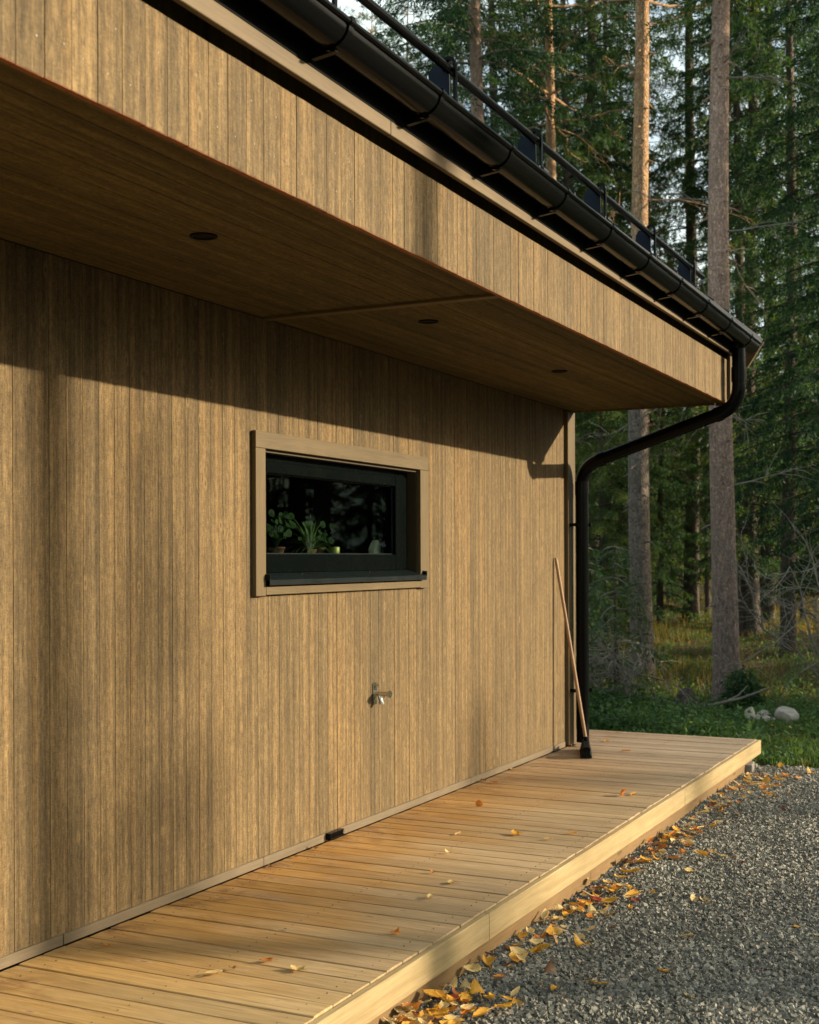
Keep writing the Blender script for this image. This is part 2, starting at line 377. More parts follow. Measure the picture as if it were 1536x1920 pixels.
WORLD = {}
def tag(o, label=None, cat=None, group=None, kind=None):
    if label: o['label'] = label
    if cat: o['category'] = cat
    if group: o['group'] = group
    if kind: o['kind'] = kind
    return o
def thing(name, loc, label=None, cat=None, group=None, rz=0):
    o = D.objects.new(name, None); COL.objects.link(o); o.location = loc; o.rotation_euler.z = rz
    o.empty_display_size = 0.2
    WORLD[o.name] = tuple(loc)
    return tag(o, label, cat, group)
def copy_tree(o, parent=None):
    c = o.copy(); COL.objects.link(c); c.parent = parent
    for ch in list(o.children): copy_tree(ch, c)
    return c
def unproj(px, zc):
    """photo column + depth along the view axis -> ground plan position (for planning only)"""
    u = (px - 768) / F; c, s_ = math.cos(YAW), math.sin(YAW)
    return CAMX + zc * (u * c - s_), zc * (u * s_ + c)

GZ = -0.20     # ground level; deck top is z = 0
YE = 9.33      # far end of the house wall
# ------------------------------------------------------------------ house
house = thing('house', (-3.5, 4.5, GZ), 'brown timber clad house with black roof edge and one small dark window', 'house')
Y0 = -1.2
ZS = 2.525     # eaves lining height
WIN = (5.015, 6.645, 1.265, 1.922)   # opening y0 y1 z0 z1
mb = MB()
k = 0; y = WY0
r_ = random.Random(3)
while y < 9.16:
    a, b = y + 0.0004, min(y + PW - 0.0004, 9.16)
    if b > Y0:
        x = -0.001 + r_.uniform(-0.0008, 0.0008); c = 0.0010
        def seg(z0, z1):
            if b - a < 0.01: return
            q = [(-0.02, a), (x - 0.003, a), (x, a + c), (x + r_.uniform(-.0006, .0012), (a + b) / 2), (x, b - c), (x - 0.003, b), (-0.02, b)]
            mb.prism(q, z0, z1, 'z')
        if b > WIN[0] + 0.01 and a < WIN[1] - 0.01:
            seg(0.045, WIN[2] + 0.02); seg(WIN[3] - 0.01, ZS - 0.002)
        else: seg(0.045 + r_.uniform(-.001, .001), ZS - 0.002)
        for zz in (0.14, 0.74, 1.34, 1.94):                       # nail heads
            for dy in (0.025, 0.066):
                if r_.random() < 0.0 and not (WIN[0] - .1 < y < WIN[1] + .1 and WIN[2] - .1 < zz < WIN[3] + .1):
                    yy, zn = y + dy, zz + r_.uniform(-.012, .012)
                    mb.box(x - 0.002, x + 0.0012, yy - .0022, yy + .0022, zn - .0022, zn + .0022, 1)
    y += PW
mb.build('wall_cladding', [M['clad'], M['nail']], house)
mb = MB()      # wall core with the window hole
for q in ((Y0, WIN[0], 0.0, 2.9), (WIN[1], YE - 0.02, 0.0, 2.9), (WIN[0], WIN[1], 0.0, WIN[2]), (WIN[0], WIN[1], WIN[3], 2.9)):
    mb.box(-0.24, -0.0215, q[0], q[1], q[2], q[3])
mb.box(-7.0, -0.24, YE - 0.26, YE - 0.02, 0.0, 3.02)
mb.box(-7.0, -0.24, Y0, Y0 + 0.2, 0.0, 3.02); mb.box(-7.2, -7.0, Y0, YE - 0.02, 0.0, 3.02)
mb.box(-7.0, -0.24, Y0 + .2, YE - .26, -0.05, 0.03)
mb.box(-7.2, -0.02, Y0, YE - 0.02, GZ - .05, -0.055)
mb.box(-7.0, -0.24, Y0 + .2, YE - .26, 2.60, 2.66)
mb.build('wall_core', M['dark_in'], house)
mb = MB()      # gable end cladding facing away
x = -7.2
while x < -0.05:
    mb.box(x + .001, min(x + PW - .001, -0.005), YE - 0.018, YE + 0.002, -0.02, 3.0, bev=.0015); x += PW
mb.prism([(-7.2, 3.0), (0.0, 3.0), (0.0, 3.30), (-3.6, 5.5), (-7.2, 3.30)], YE - 0.02, YE, 'y')
mb.build('gable_cladding', M['gable'], house)
# corner board on the front and on the gable
mb = MB(); mb.box(-0.0205, 0.024, 9.185, 9.345, 0.012, ZS - 0.003, bev=.0015)
mb.box(-0.145, -0.0215, YE + .003, 9.345, 0.012, ZS, bev=.0015)
mb.build('corner_board', M['trim_z'], house)
# base strip in lengths with an open joint
mb = MB()
for a, b in ((Y0, 3.672), (3.676, 5.02), (5.023, 7.4), (7.403, 9.16)):
    mb.box(-0.02, 0.003, a, b, 0.003, 0.0435, bev=.0015)
mb.build('base_strip', M['strip'], house)

# eaves box: cladding, lining, end
XB = 1.20
mb = MB(); y = 2.172 - PW * 60
while y < 9.30:
    a, b = y + 0.0004, min(y + PW - 0.0004, 9.305)
    if b > Y0 and b - a > .01:
        x = XB + r_.uniform(-.0008, .0008); c = .0010
        z0 = ZS - 0.014 + r_.uniform(-.001, .001)
        mb.prism([(XB - .022, a), (x - .003, a), (x, a + c), (x + r_.uniform(-.0004, .0012), (a + b) / 2), (x, b - c), (x - .003, b), (XB - .022, b)], z0 + 0.0015, 2.820, 'z')
        mb.box(XB - .021, x - .001, a + .001, b - .001, z0, z0 + 0.0014, 2)
        zn0 = 2.60 + r_.uniform(-.01, .01)
        for zz in (zn0, zn0 + .12):
            if r_.random() < (0.55 if y < 4.4 else 0.12):
                yy = y + PW / 2 + r_.uniform(-.02, .02)
                mb.box(x - .002, x + .0016, yy - .0018, yy + .0018, zz - .0018, zz + .0018, 1)
    y += PW
mb.build('eaves_cladding', [M['clad_box'], M['nail'], M['endgrain']], house)
mb = MB()
x = 0.002
while x < XB - 0.03:
    b = min(x + .118 - .0022, XB - .0235)
    mb.box(x, b, Y0, 9.30, ZS + r_.uniform(-.0006, .0006), ZS + 0.018, bev=.0032); x += .118
mb.box(0.0, XB - .0235, Y0, 9.30, ZS + 0.0185, ZS + .05)
mb.box(XB - .10, XB - .07, Y0, 9.30, ZS + .051, 3.05)
eaves = mb.build('eaves_lining', M['soffit'], house)
mb = MB(); mb.box(0.03, XB - .024, 5.00, 5.052, ZS - .013, ZS - .0005, bev=.001)
mb.build('lining_batten', M['batten'], house)
mb = MB()      # end of the box facing the forest with its trim
x = 0.0
while x < XB - .12:
    mb.box(x, min(x + PW - .002, XB - .11), 9.302, 9.322, ZS - .012, 3.02, bev=.001); x += PW
mb.build('box_end_cladding', M['gable'], house)
mb = MB(); mb.box(XB + .0025, XB + .0245, 9.225, 9.345, ZS - .016, 2.86, bev=.0015); mb.box(XB - .105, XB + .002, 9.3235, 9.345, ZS - .016, 3.0, bev=.0015)
mb.build('box_corner_board', M['trim_z'], house)
for yy in (3.657, 5.449, 7.255):
    mb = MB()
    a = np.linspace(0, 2 * np.pi, 40, endpoint=False)
    prof = [(.048, ZS - .0005), (.048, ZS - .004), (.044, ZS - .006), (.036, ZS - .004), (.034, ZS - .001)]
    V = np.array([(0.648 + r * math.cos(t), yy + r * math.sin(t), z) for r, z in prof for t in a])
    n = 40
    mb.add(V, [(i * n + j, i * n + (j + 1) % n, (i + 1) * n + (j + 1) % n, (i + 1) * n + j) for i in range(4) for j in range(n)], 0, True)
    dl = mb.build('downlight', M['matte'], house)
    mb = MB(); V = [(0.648 + .0345 * math.cos(t), yy + .0345 * math.sin(t), ZS - .0012) for t in a]
    mb.add(V, [tuple(range(40))[::-1]]); mb.build('lens', M['matte'], dl)

# fascia board under the roof edge (parts of it stand in the gutter's shade)
mb = MB()
for a, b in ((Y0, 3.9), (3.903, 8.1), (8.103, 9.36)):
    mb.box(XB + .024, XB + .046, a, b, 2.853, 2.99, bev=.002)
mb.build('fascia_board', mat_plain_wood('stained fascia board', (0.158, 0.114, 0.056), (0.126, 0.088, 0.042), 'y'), house)

mb = MB()      # added black sheet standing in for the gutter's shade on the upper fascia
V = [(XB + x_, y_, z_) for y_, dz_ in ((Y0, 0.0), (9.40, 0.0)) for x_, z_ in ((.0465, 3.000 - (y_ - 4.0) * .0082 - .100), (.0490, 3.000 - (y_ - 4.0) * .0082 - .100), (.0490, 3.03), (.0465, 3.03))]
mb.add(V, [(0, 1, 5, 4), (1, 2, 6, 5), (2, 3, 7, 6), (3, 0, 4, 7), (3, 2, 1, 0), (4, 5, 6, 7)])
mb.build('gutter_shade_sheet', M['matte'], house)

# roof, 33 degrees, gable overhang to y = 9.78
TA = math.tan(R(33)); XR, ZR = 1.345, 3.035
def roofz(x): return ZR + (XR - x) * TA
RX = -3.6
YV = 9.76
mb = MB()
mb.prism([(XR, ZR), (RX, roofz(RX)), (-8.545, ZR), (-8.52, ZR - .03), (RX, roofz(RX) - .035), (XR - .02, ZR - .025)], Y0 - .4, YV + .02, 'y')
yy = Y0
while yy < YV:                                                     # standing seams
    mb.prism([(XR - .01, ZR + .003), (XR - .01, ZR + .028), (RX, roofz(RX) + .031), (RX, roofz(RX) + .003)], yy - .006, yy + .006, 'y'); yy += 0.45
mb.box(XR - .004, XR + .002, Y0 - .4, YV + .02, ZR - .045, ZR + .004)        # drip edge
mb.build('roof', M['roofm'], house)
mb = MB()      # boarded underside of the overhang
n_ = Vector((math.sin(R(33)), 0, math.cos(R(33))))
def slab(x0, x1, t0, t1, y0, y1, mb, mi=0):
    """slab parallel to the roof, t0..t1 below its top face"""
    P = []
    for x, t in ((x0, t0), (x1, t0), (x1, t1), (x0, t1)):
        P.append((x - n_.x * t, roofz(x) - n_.z * t))
    mb.prism(P, y0, y1, 'y', mi)
slab(XR - .012, -3.5, .045, .07, Y0 - .3, YV - .026, mb)
mb.build('roof_underside', M['soffit'], house)
mb = MB(); slab(XR + .012, -3.5, .012, .235, YV - .024, YV, mb)
mb.build('barge_board', M['trim_x'], house)
mb = MB(); slab(XR + .016, -3.5, .002, .05, YV + .002, YV + .022, mb)
slab(XR + .020, XR + .013, .012, .232, YV - .030, YV + .004, mb, 1)
mb.build('verge_flashing', [M['roofm'], M['trim_y']], house)

# gutter with brackets: falls gently to the outlet
GX, GR = 1.322, 0.066
def gz(y): return 3.000 - (y - 4.0) * 0.0082
gut = None
mb = MB()
ys = [Y0 - .3, 9.46]
nseg = 20
ang = np.linspace(math.pi, 2 * math.pi, nseg + 1)
outer = [(GX + GR * math.cos(t), GR * math.sin(t)) for t in ang]
inner = [(GX + (GR - .002) * math.cos(t), (GR - .002) * math.sin(t)) for t in ang]
ring = outer + inner[::-1]; n = len(ring)
V = [(p[0], yv, gz(yv) + p[1]) for yv in ys for p in ring]
mb.add(V, [(i, (i + 1) % n, (i + 1) % n + n, i + n) for i in range(n)], 0, True)
m_ = len(outer)
for yv in ys:
    V = [(p[0], yv, gz(yv) + p[1]) for p in outer]
    mb.add(V, [tuple(range(m_))])
mb.tube([(GX + GR + .003, yv, gz(yv) + .002) for yv in ys], .0095, 12)
mb.tube([(GX - GR, yv, gz(yv) + .001) for yv in ys], .004, 6)
gut = mb.build('gutter', M['black'], house)
yb = 3.361 - 0.643 * 6
while yb < 9.4:
    if yb > Y0:
        mb = MB(); zc = gz(yb)
        a = np.linspace(math.pi * .98, 2 * math.pi * 1.0, 18)
        P = [(GX + (GR + .003) * math.cos(t), (GR + .003) * math.sin(t)) for t in a]
        P2 = [(GX + (GR + .006) * math.cos(t), (GR + .006) * math.sin(t)) for t in a]
        q = P + P2[::-1]
        V = [(p[0], h, zc + p[1]) for h in (yb - .013, yb + .013) for p in q]; n = len(q)
        mb.add(V, [(i, (i + 1) % n, (i + 1) % n + n, i + n) for i in range(n)], 0, True)
        mb.tube([(GX + GR + .003, yb - .014, zc + .002), (GX + GR + .003, yb + .014, zc + .002)], .0125, 12)
        mb.box(GX + GR - .012, GX + GR + .012, yb - .010, yb + .010, zc + .010, zc + .017)
        mb.box(XB + .0492, XB + .053, yb - .014, yb + .014, zc - .07, zc + .02)
        # flat stay from under the trough back to the fascia
        V = [(XB + .047, yb - .010, zc - .085), (XB + .047, yb + .010, zc - .085), (GX + .02, yb + .010, zc - GR - .008), (GX + .02, yb - .010, zc - GR - .008),
             (XB + .047, yb - .010, zc - .089), (XB + .047, yb + .010, zc - .089), (GX + .02, yb + .010, zc - GR - .012), (GX + .02, yb - .010, zc - GR - .012)]
        mb.add(V, [(0, 1, 2, 3), (7, 6, 5, 4), (0, 3, 7, 4), (1, 5, 6, 2), (3, 2, 6, 7), (0, 4, 5, 1)])
        mb.build('gutter_bracket', M['black'], gut)
    yb += 0.643

# downpipe
def smooth_path(P, rad=0.15, k=9):
    P = [Vector(p) for p in P]; out = [P[0]]
    for i in range(1, len(P) - 1):
        a = (P[i - 1] - P[i]).normalized(); b = (P[i + 1] - P[i]).normalized()
        p0, p1 = P[i] + a * rad, P[i] + b * rad
        for j in range(k + 1):
            t = j / k; out.append(p0 * (1 - t) ** 2 + P[i] * 2 * t * (1 - t) + p1 * t * t)
    out.append(P[-1]); return [tuple(p) for p in out]
PX, PY = 0.098, 9.285
mb = MB()
path = smooth_path([(1.300, 9.15, gz(9.15) - GR + .01), (1.300, 9.15, 2.475), (PX, PY, 2.105), (PX, PY, 0.03)])
mb.tube(path, 0.0475, 24)
for (p, d) in (((1.300, 9.15, 2.70), .05), ((PX, PY, 1.94), .05)):
    mb.tube([(p[0], p[1], p[2] - d), (p[0], p[1], p[2] + d)], .0530, 24)
mb.tube([(1.300, 9.15, gz(9.15) - .085), (1.300, 9.15, gz(9.15) - .055)], [.045, .058], 24)
V0, V1 = Vector((1.19, 9.163, 2.441)), Vector((0.21, 9.272, 2.139))
mb.tube([tuple(V1 + (V0 - V1) * .03), tuple(V1 + (V0 - V1) * .08)], .0530, 24)
mb.tube([tuple(V1 + (V0 - V1) * .94), tuple(V1 + (V0 - V1) * .99)], .0530, 24)
pipe = mb.build('downpipe', M['black'], house)
for zz in (1.665, 0.42):
    mb = MB(); mb.tube([(PX, PY, zz - .016), (PX, PY, zz + .016)], .0512, 24)
    mb.box(.0245, PX - .035, PY - .075, PY - .050, zz - .012, zz + .012); mb.box(.0245, PX, PY - .052, PY - .040, zz - .012, zz + .012)
    mb.box(PX + .03, PX + .062, PY + .03, PY + .040, zz - .014, zz + .014); mb.tube([(PX + .053, PY + .020, zz), (PX + .053, PY + .050, zz)], .005, 8)
    mb.build('pipe_clip', M['black'], pipe)

# snow rail on the roof edge
RLX, RLZ = 1.205, 3.290
mb = MB(); mb.tube([(RLX, Y0, RLZ), (RLX, 8.48, RLZ - .025)], .0165, 14)
rail = mb.build('snow_rail', M['black'], house)
yb = 4.47 - .925 * 6
while yb < 8.4:
    if yb > Y0:
        mb = MB(); zr = roofz(RLX) + .004
        # upright plate, hooked over the pipe
        poly = [(RLX - .085, roofz(RLX - .085)), (RLX + .004, roofz(RLX + .004) + .006), (RLX + .000, RLZ - .016), (RLX - .025, RLZ + .0), (RLX - .068, RLZ + .008), (RLX - .085, RLZ - .02)]
        mb.prism(poly, yb - .003, yb + .003, 'y', 1)
        a = np.linspace(-math.pi * .15, math.pi * 1.25, 16)
        P = [(RLX + .020 * math.cos(t), RLZ + .020 * math.sin(t)) for t in a]; P2 = [(RLX + .031 * math.cos(t), RLZ + .031 * math.sin(t)) for t in a]
        q = P + P2[::-1]; n = len(q)
        V = [(p[0], h, p[1]) for h in (yb - .011, yb + .011) for p in q]
        mb.add(V, [(i, (i + 1) % n, (i + 1) % n + n, i + n) for i in range(n)], 0, False)
        mb.add(V[:n], [(i, i + 1, n - 2 - i, n - 1 - i) for i in range(n // 2 - 1)]); mb.add(V[n:], [(i, i + 1, n - 2 - i, n - 1 - i) for i in range(n // 2 - 1)])
        mb.box(RLX + .020, RLX + .031, yb - .009, yb + .009, zr - .03, RLZ - .002)
        mb.box(RLX - .06, RLX + .05, yb - .03, yb + .035, roofz(RLX) + .001, roofz(RLX) + .012, 1)
        mb.build('rail_bracket', [M['black'], M['navy']], rail)
    yb += .925

# window
wy0, wy1, wz0, wz1 = WIN
for q in ((wy0 - .083, wy0), (wy1, wy1 + .105)):
    mb = MB(); mb.box(.0015, .0255, q[0], q[1], 1.246, wz1, bev=.0015); mb.build('window_trim_upright', M['trim_z'], house)
mb = MB(); mb.box(.0015, .0262, wy0 - .083, wy1 + .105, wz1 + .001, wz1 + .078, bev=.0015); mb.build('window_trim_rail', M['trim_y'], house)
mb = MB(); mb.box(.0015, .0262, wy0 + .001, wy1 - .001, 1.250, 1.287, bev=.0015); mb.build('window_trim_rail', M['trim_y'], house)
mb = MB()
mb.box(-.20, .0010, wy1 - .012, wy1 - .0005, wz0 + .005, wz1 - .002)
mb.box(-.20, .0010, wy0 + .0005, wy0 + .012, wz0 + .005, wz1 - .002)
mb.box(-.20, .0010, wy0 + .0125, wy1 - .0125, wz1 - .013, wz1 - .002)
mb.build('window_reveal', M['reveal'], house)
window = MB()
a, b, c, d = wy0 + .013, wy1 - .013, wz0 + .01, wz1 - .014
FX0, FX1 = -.135, -.055
def ringframe(mb, x0, x1, y0, y1, z0, z1, wl, wr, wb, wt, bev=.002):
    mb.box(x0, x1, y0, y0 + wl, z0, z1, bev=bev); mb.box(x0, x1, y1 - wr, y1, z0, z1, bev=bev)
    mb.box(x0, x1, y0 + wl + .0005, y1 - wr - .0005, z0, z0 + wb, bev=bev); mb.box(x0, x1, y0 + wl + .0005, y1 - wr - .0005, z1 - wt, z1, bev=bev)
ringframe(window, FX0, FX1, a, b, c, d, .045, .045, .085, .04)
win = window.build('window', M['winframe'], house)
mb = MB(); ringframe(mb, FX0 + .01, FX1 + .014, a + .035, b - .035, c + .075, d - .032, .062, .135, .088, .055, .003)
sash = mb.build('sash', M['winframe'], win)
mb = MB()
gy0, gy1, g0, g1 = a + .097, b - .170, c + .163, d - .087
ringframe(mb, FX1 - .012, FX1 - .006, gy0 - .002, gy1 + .002, g0 - .002, g1 + .002, .012, .012, .008, .008, .001)
mb.build('glazing_bead', M['sillm'], win)
mb = MB(); mb.box(FX1 - .022, FX1 - .018, gy0 - .004, gy1 + .004, g0 - .004, g1 + .004)
mb.build('pane', M['glass'], win)
mb = MB()      # sill flashing
P = [(FX1 + .001, 1.352), (.046, 1.321), (.050, 1.318), (.050, 1.296), (.046, 1.293), (.044, 1.296), (.046, 1.299), (.046, 1.315), (FX1 + .001, 1.347)]
mb.prism(P, wy0 - .006, wy1 + .028, 'y')
for yy in (wy0 - .006, wy1 + .025):
    mb.prism([(.026, 1.318), (.052, 1.318), (.053, 1.342), (.026, 1.346)], yy - .002, yy + .002, 'y')
for yy in (5.42, 6.12): mb.tube([(-.03, yy, 1.343), (-.03, yy, 1.350)], .005, 8)
mb.build('window_sill', M['sillm'], house)
mb = MB(); mb.box(-.42, -.136, wy0 - .2, wy1 + .2, 1.385, 1.415)
mb.build('inner_sill', M['dark_in'], house)

# garden tap on the wall
TY, TZ = 6.115, 0.69
mb = MB()
mb.prism([(TY - .017, TZ - .055), (TY + .017, TZ - .055), (TY + .019, TZ), (TY + .017, TZ + .055), (TY + .009, TZ + .062), (TY - .009, TZ + .062), (TY - .017, TZ + .055), (TY - .019, TZ)], .0015, .007, 'x')
mb.tube([(.006, TY, TZ + .002), (.090, TY, TZ + .002)], .0125, 14)
mb.tube([(.006, TY, TZ + .002), (.014, TY, TZ + .002)], .017, 14)
mb.tube([(.030, TY, TZ + .0), (.038, TY, TZ - .022), (.045, TY, TZ - .040)], [.011, .0105, .011], 12)
mb.tube([(.045, TY, TZ - .038), (.047, TY, TZ - .052)], .0135, 12)
mb.tube([(.012, TY, TZ + .047), (.024, TY, TZ + .047)], .006, 8)
mb.tube([(.012, TY, TZ - .042), (.016, TY, TZ - .042)], .006, 8)
tap = mb.build('garden_tap', M['chrome'], house)
tag(tap, 'small chrome garden tap on the brown wall')
mb = MB(); mb.tube([(.088, TY, TZ + .002), (.098, TY, TZ + .002)], .019, 16); mb.box(.090, .097, TY - .026, TY + .026, TZ - .004, TZ + .008, bev=.001)
mb.tube([(.060, TY, TZ), (.060, TY, TZ - .016)], .006, 8)
mb.build('handle', M['chrome'], tap)

# mesh vent at the foot of the wall
mb = MB(); VY = 5.66
mb.box(.004, .030, VY - .070, VY + .070, .012, .018); mb.box(.004, .008, VY - .070, VY + .070, .018, .040)
for i in range(12):
    y_ = VY - .068 + i * .0115
    mb.box(.024, .029, y_, y_ + .0035, .018, .040)
for i in range(3): mb.box(.0295, .0315, VY - .070, VY + .070, .019 + i * .008, .0215 + i * .008)
mb.box(.004, .030, VY - .070, VY + .070, .040, .044); mb.box(.004, .032, VY - .073, VY - .070, .012, .044)
mb.build('vent_grille', M['black'], house)

# ------------------------------------------------------------------ deck
deck = thing('wooden_deck', (0.6, 5.0, GZ), 'low wooden deck of pale cross boards along the foot of the house wall', 'deck')
DP = 0.1233; DY0 = 3.558 - DP * 40; XD = 1.205; YDE = 10.19
mb = MB(); y = DY0
r_ = random.Random(5)
while y < YDE - .02:
    a, b = y + .0025, y + DP - .0025
    if b > YDE: b = YDE
    x0 = .008 if b < 9.36 else -3.0
    if a > 9.19 and a < 9.35: x0 = .026
    dz = r_.uniform(-.0014, .0014); tl = r_.uniform(-.0012, .0012)
    xe = XD + r_.uniform(-.0022, .0022); c = .003
    # rounded board with crown, ends vary
    q = [(a, -.028), (a, -.004), (a + c, -.0006), ((a + b) / 2, .0004), (b - c, -.0006), (b, -.004), (b, -.028)]
    V = [(x_, p[0], p[1] + dz + (tl if i else -tl)) for i, x_ in enumerate((x0, xe)) for p in q]; n = len(q)
    mb.add(V, [(i, (i + 1) % n, (i + 1) % n + n, i + n) for i in range(n)], 0)
    mb.add(V[:n], [tuple(range(n))[::-1]]); mb.add(V[n:], [tuple(range(n))])
    for xs_ in (.10, .62, 1.13):                      # screws
        for ys_ in (.28, .72):
            yy = a + (b - a) * ys_
            mb.tube([(xs_ + r_.uniform(-.004, .004), yy, dz - .002), (xs_ + .0, yy, dz + .0006)], .0035, 6, mi=1)
    y += DP
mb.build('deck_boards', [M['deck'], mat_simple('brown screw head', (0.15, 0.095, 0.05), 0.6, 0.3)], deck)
mb = MB()
for a, b in ((DY0, 0.9), (.903, 4.760), (4.763, 7.86), (7.863, YDE + .022)):
    mb.box(XD + .004, XD + .030, a, b, -.112, -.0055, bev=.002)
mb.box(-3.0, XD + .003, YDE + .002, YDE + .026, -.126, -.0055, bev=.002)
mb.build('deck_edge_board', M['fascia'], deck)
mb = MB()
for a, b in ((DY0, 2.9), (2.903, 6.1), (6.103, 9.98)):
    mb.box(XD - .032, XD + .008, a, b, -.245, -.1145, bev=.002)
mb.build('deck_lower_board', M['fascia2'], deck)
mb = MB()
for x_ in (.08, .60): mb.box(x_, x_ + .045, DY0, 9.95, -.235, -.030)
mb.box(-3.0, XD - .06, 9.985, 10.02, -.235, -.03)
mb.build('deck_joist', M['fascia2'], deck)

# ------------------------------------------------------------------ ground
def mat_ground():
    s = NT('forest floor'); p, X, Y, Z = s.pos()
    n1 = s.noise(p, 0.35, 5.0, 0.65); n2 = s.noise(p, 3.0, 5.0, 0.7); n3 = s.noise(p, 45.0, 4.0, 0.7)
    c = s.mix(s.remap(n1, 0.40, 0.60), (0.045, 0.050, 0.018), (0.115, 0.080, 0.028))
    c = s.mix(s.remap(n2, 0.42, 0.62), c, (0.060, 0.045, 0.022))
    m = s.remap(n3, 0.3, 0.7, 0.55, 1.4)
    c = s.mix(1.0, c, s.n('CombineColor', {0: m, 1: m, 2: m}), 'MULTIPLY')
    h = s.math('ADD', n2, s.math('MULTIPLY', n3, 0.4))
    return s.done(s.principled(c, 0.95, 0.1, normal=s.bump(h, 0.9, 0.05)))
def hgt(x, y):
    """ground height: flat by the house, slowly rising and lumpy in the wood"""
    t = np.clip((y - 12.0) / 30.0, 0, 1)
    lum = 0.10 * np.sin(x * 0.9 + 1.3 * np.sin(y * .5)) * np.sin(y * 0.7 + x * .3) + .05 * np.sin(x * 2.3 + y * 1.7)
    return GZ - 0.022 + t * t * 1.0 + np.clip((y - 11.0) / 4, 0, 1) * lum
mb = MB()
gx = np.concatenate([np.linspace(-900, -40, 12), np.linspace(-38, 40, 118), np.linspace(44, 900, 12)])
gy = np.concatenate([np.linspace(-900, -6, 10), np.linspace(-5, 60, 118), np.linspace(64, 900, 12)])
XX, YY = np.meshgrid(gx, gy, indexing='ij'); ZZ = hgt(XX, YY)
ny = len(gy); I = np.arange(len(gx) * ny).reshape(len(gx), ny)
Fq = np.stack([I[:-1, :-1], I[1:, :-1], I[1:, 1:], I[:-1, 1:]], -1).reshape(-1, 4)
mb.add(np.stack([XX, YY, ZZ], -1).reshape(-1, 3), Fq, 0, True)
tag(mb.build('ground', mat_ground()), kind='structure')

def mat_gravelbed():
    s = NT('gravel bed'); p, X, Y, Z = s.pos()
    vo = s.n('TexVoronoi', {'Vector': p, 'Scale': 75.0})
    cr = s.n('SeparateColor', {0: vo.outputs['Color']}).outputs[0]
    c = s.mix(cr, (0.035, 0.036, 0.034), (0.13, 0.125, 0.115))
    return s.done(s.principled(c, 0.9, 0.2, normal=s.bump(s.math('SUBTRACT', 1.0, vo.outputs['Distance']), 1.0, 0.012)))
mb = MB()
ed = [(-0.0, -6.0), (14.0, -6.0), (14.0, 8.4), (9.0, 9.3), (5.0, 9.8), (3.4, 9.95), (2.2, 10.15), (1.5, 10.12), (0.9, 9.9), (0.2, 9.7), (0.0, 9.3)]
V = [(x, y, GZ - .004) for x, y in ed]; mb.add(V, [tuple(range(len(V)))])
tag(mb.build('gravel_bed', mat_gravelbed()), kind='structure')

rs = np.random.RandomState(11)
def mat_stone():
    s = NT('crushed stone'); isl = s.n('NewGeometry').outputs['Random Per Island']; p, X, Y, Z = s.pos()
    c = s.ramp(isl, [(0.0, (0.080, 0.080, 0.064)), (0.45, (0.142, 0.140, 0.113)), (0.80, (0.205, 0.198, 0.160)), (0.95, (0.34, 0.325, 0.265)), (1.0, (0.30, 0.22, 0.15))])
    n = s.noise(p, 220.0, 3.0, 0.7)
    m = s.remap(n, 0.3, 0.7, 0.75, 1.25)
    pz = s.noise(p, 1.6, 4.0, 0.65)
    m = s.math('MULTIPLY', m, s.remap(pz, 0.32, 0.68, 0.74, 1.22))
    c = s.mix(1.0, c, s.n('CombineColor', {0: m, 1: m, 2: m}), 'MULTIPLY')
    return s.done(s.principled(c, 0.72, 0.4, normal=s.bump(n, 0.4, 0.002)))
def stones(n, pts, smin, smax, zfun, spread):
    cube = np.array([(x, y, z) for x in (-1, 1) for y in (-1, 1) for z in (-1, 1)], float)
    fq = np.array([(0, 1, 3, 2), (4, 6, 7, 5), (0, 4, 5, 1), (2, 3, 7, 6), (0, 2, 6, 4), (1, 5, 7, 3)])
    v = cube[None] * rs.uniform(0.45, 1.0, (n, 8, 3))
    sz = smin + (smax - smin) * rs.uniform(0, 1, n) ** 2.2
    dim = sz[:, None] * rs.uniform(0.45, 1.15, (n, 3)) * .5
    v = v * dim[:, None, :] * 1.35
    # random rotations from quaternions
    q = rs.normal(size=(n, 4)); q /= np.linalg.norm(q, axis=1, keepdims=True)
    a, b, c, d = q.T
    Rm = np.stack([np.stack([1 - 2 * (c * c + d * d), 2 * (b * c - a * d), 2 * (b * d + a * c)], -1),
                   np.stack([2 * (b * c + a * d), 1 - 2 * (b * b + d * d), 2 * (c * d - a * b)], -1),
                   np.stack([2 * (b * d - a * c), 2 * (c * d + a * b), 1 - 2 * (b * b + c * c)], -1)], 1)
    v = np.einsum('nij,nkj->nki', Rm, v)
    z = zfun(pts[:, 0], pts[:, 1]) + rs.uniform(0, spread, n) + sz * .15
    v += np.concatenate([pts, z[:, None]], 1)[:, None, :]
    f = (np.arange(n)[:, None, None] * 8 + fq[None]).reshape(-1, 4)
    return v.reshape(-1, 3), f
def gravel_top(x, y):
    return GZ + .010 * np.sin(x * 3.1 + y * 1.3) * np.sin(y * 2.2 + 1.0) + .003 * np.sin(9 * x + 7 * y)
def inpoly(x, y, P):
    r = np.zeros(len(x), bool); j = len(P) - 1
    for i in range(len(P)):
        xi, yi = P[i]; xj, yj = P[j]
        c = ((yi > y) != (yj > y)) & (x < (xj - xi) * (y - yi) / (yj - yi + 1e-9) + xi)
        r ^= c; j = i
    return r
N0 = 290000
px_ = rs.uniform(1.13, 3.4, N0); py_ = rs.uniform(2.9, 10.25, N0)
keep = (px_ < 3.24 - .153 * py_ + .75) & inpoly(px_, py_, ed) & (rs.uniform(0, 1, N0) < np.where(px_ < 3.24 - .153 * py_ + .12, 1.0, 0.45))
edge_fade = np.clip((10.2 - py_) / .35 + rs.uniform(-.3, .3, N0), 0, 1)
keep &= rs.uniform(0, 1, N0) < edge_fade
P_ = np.stack([px_[keep], py_[keep]], 1)
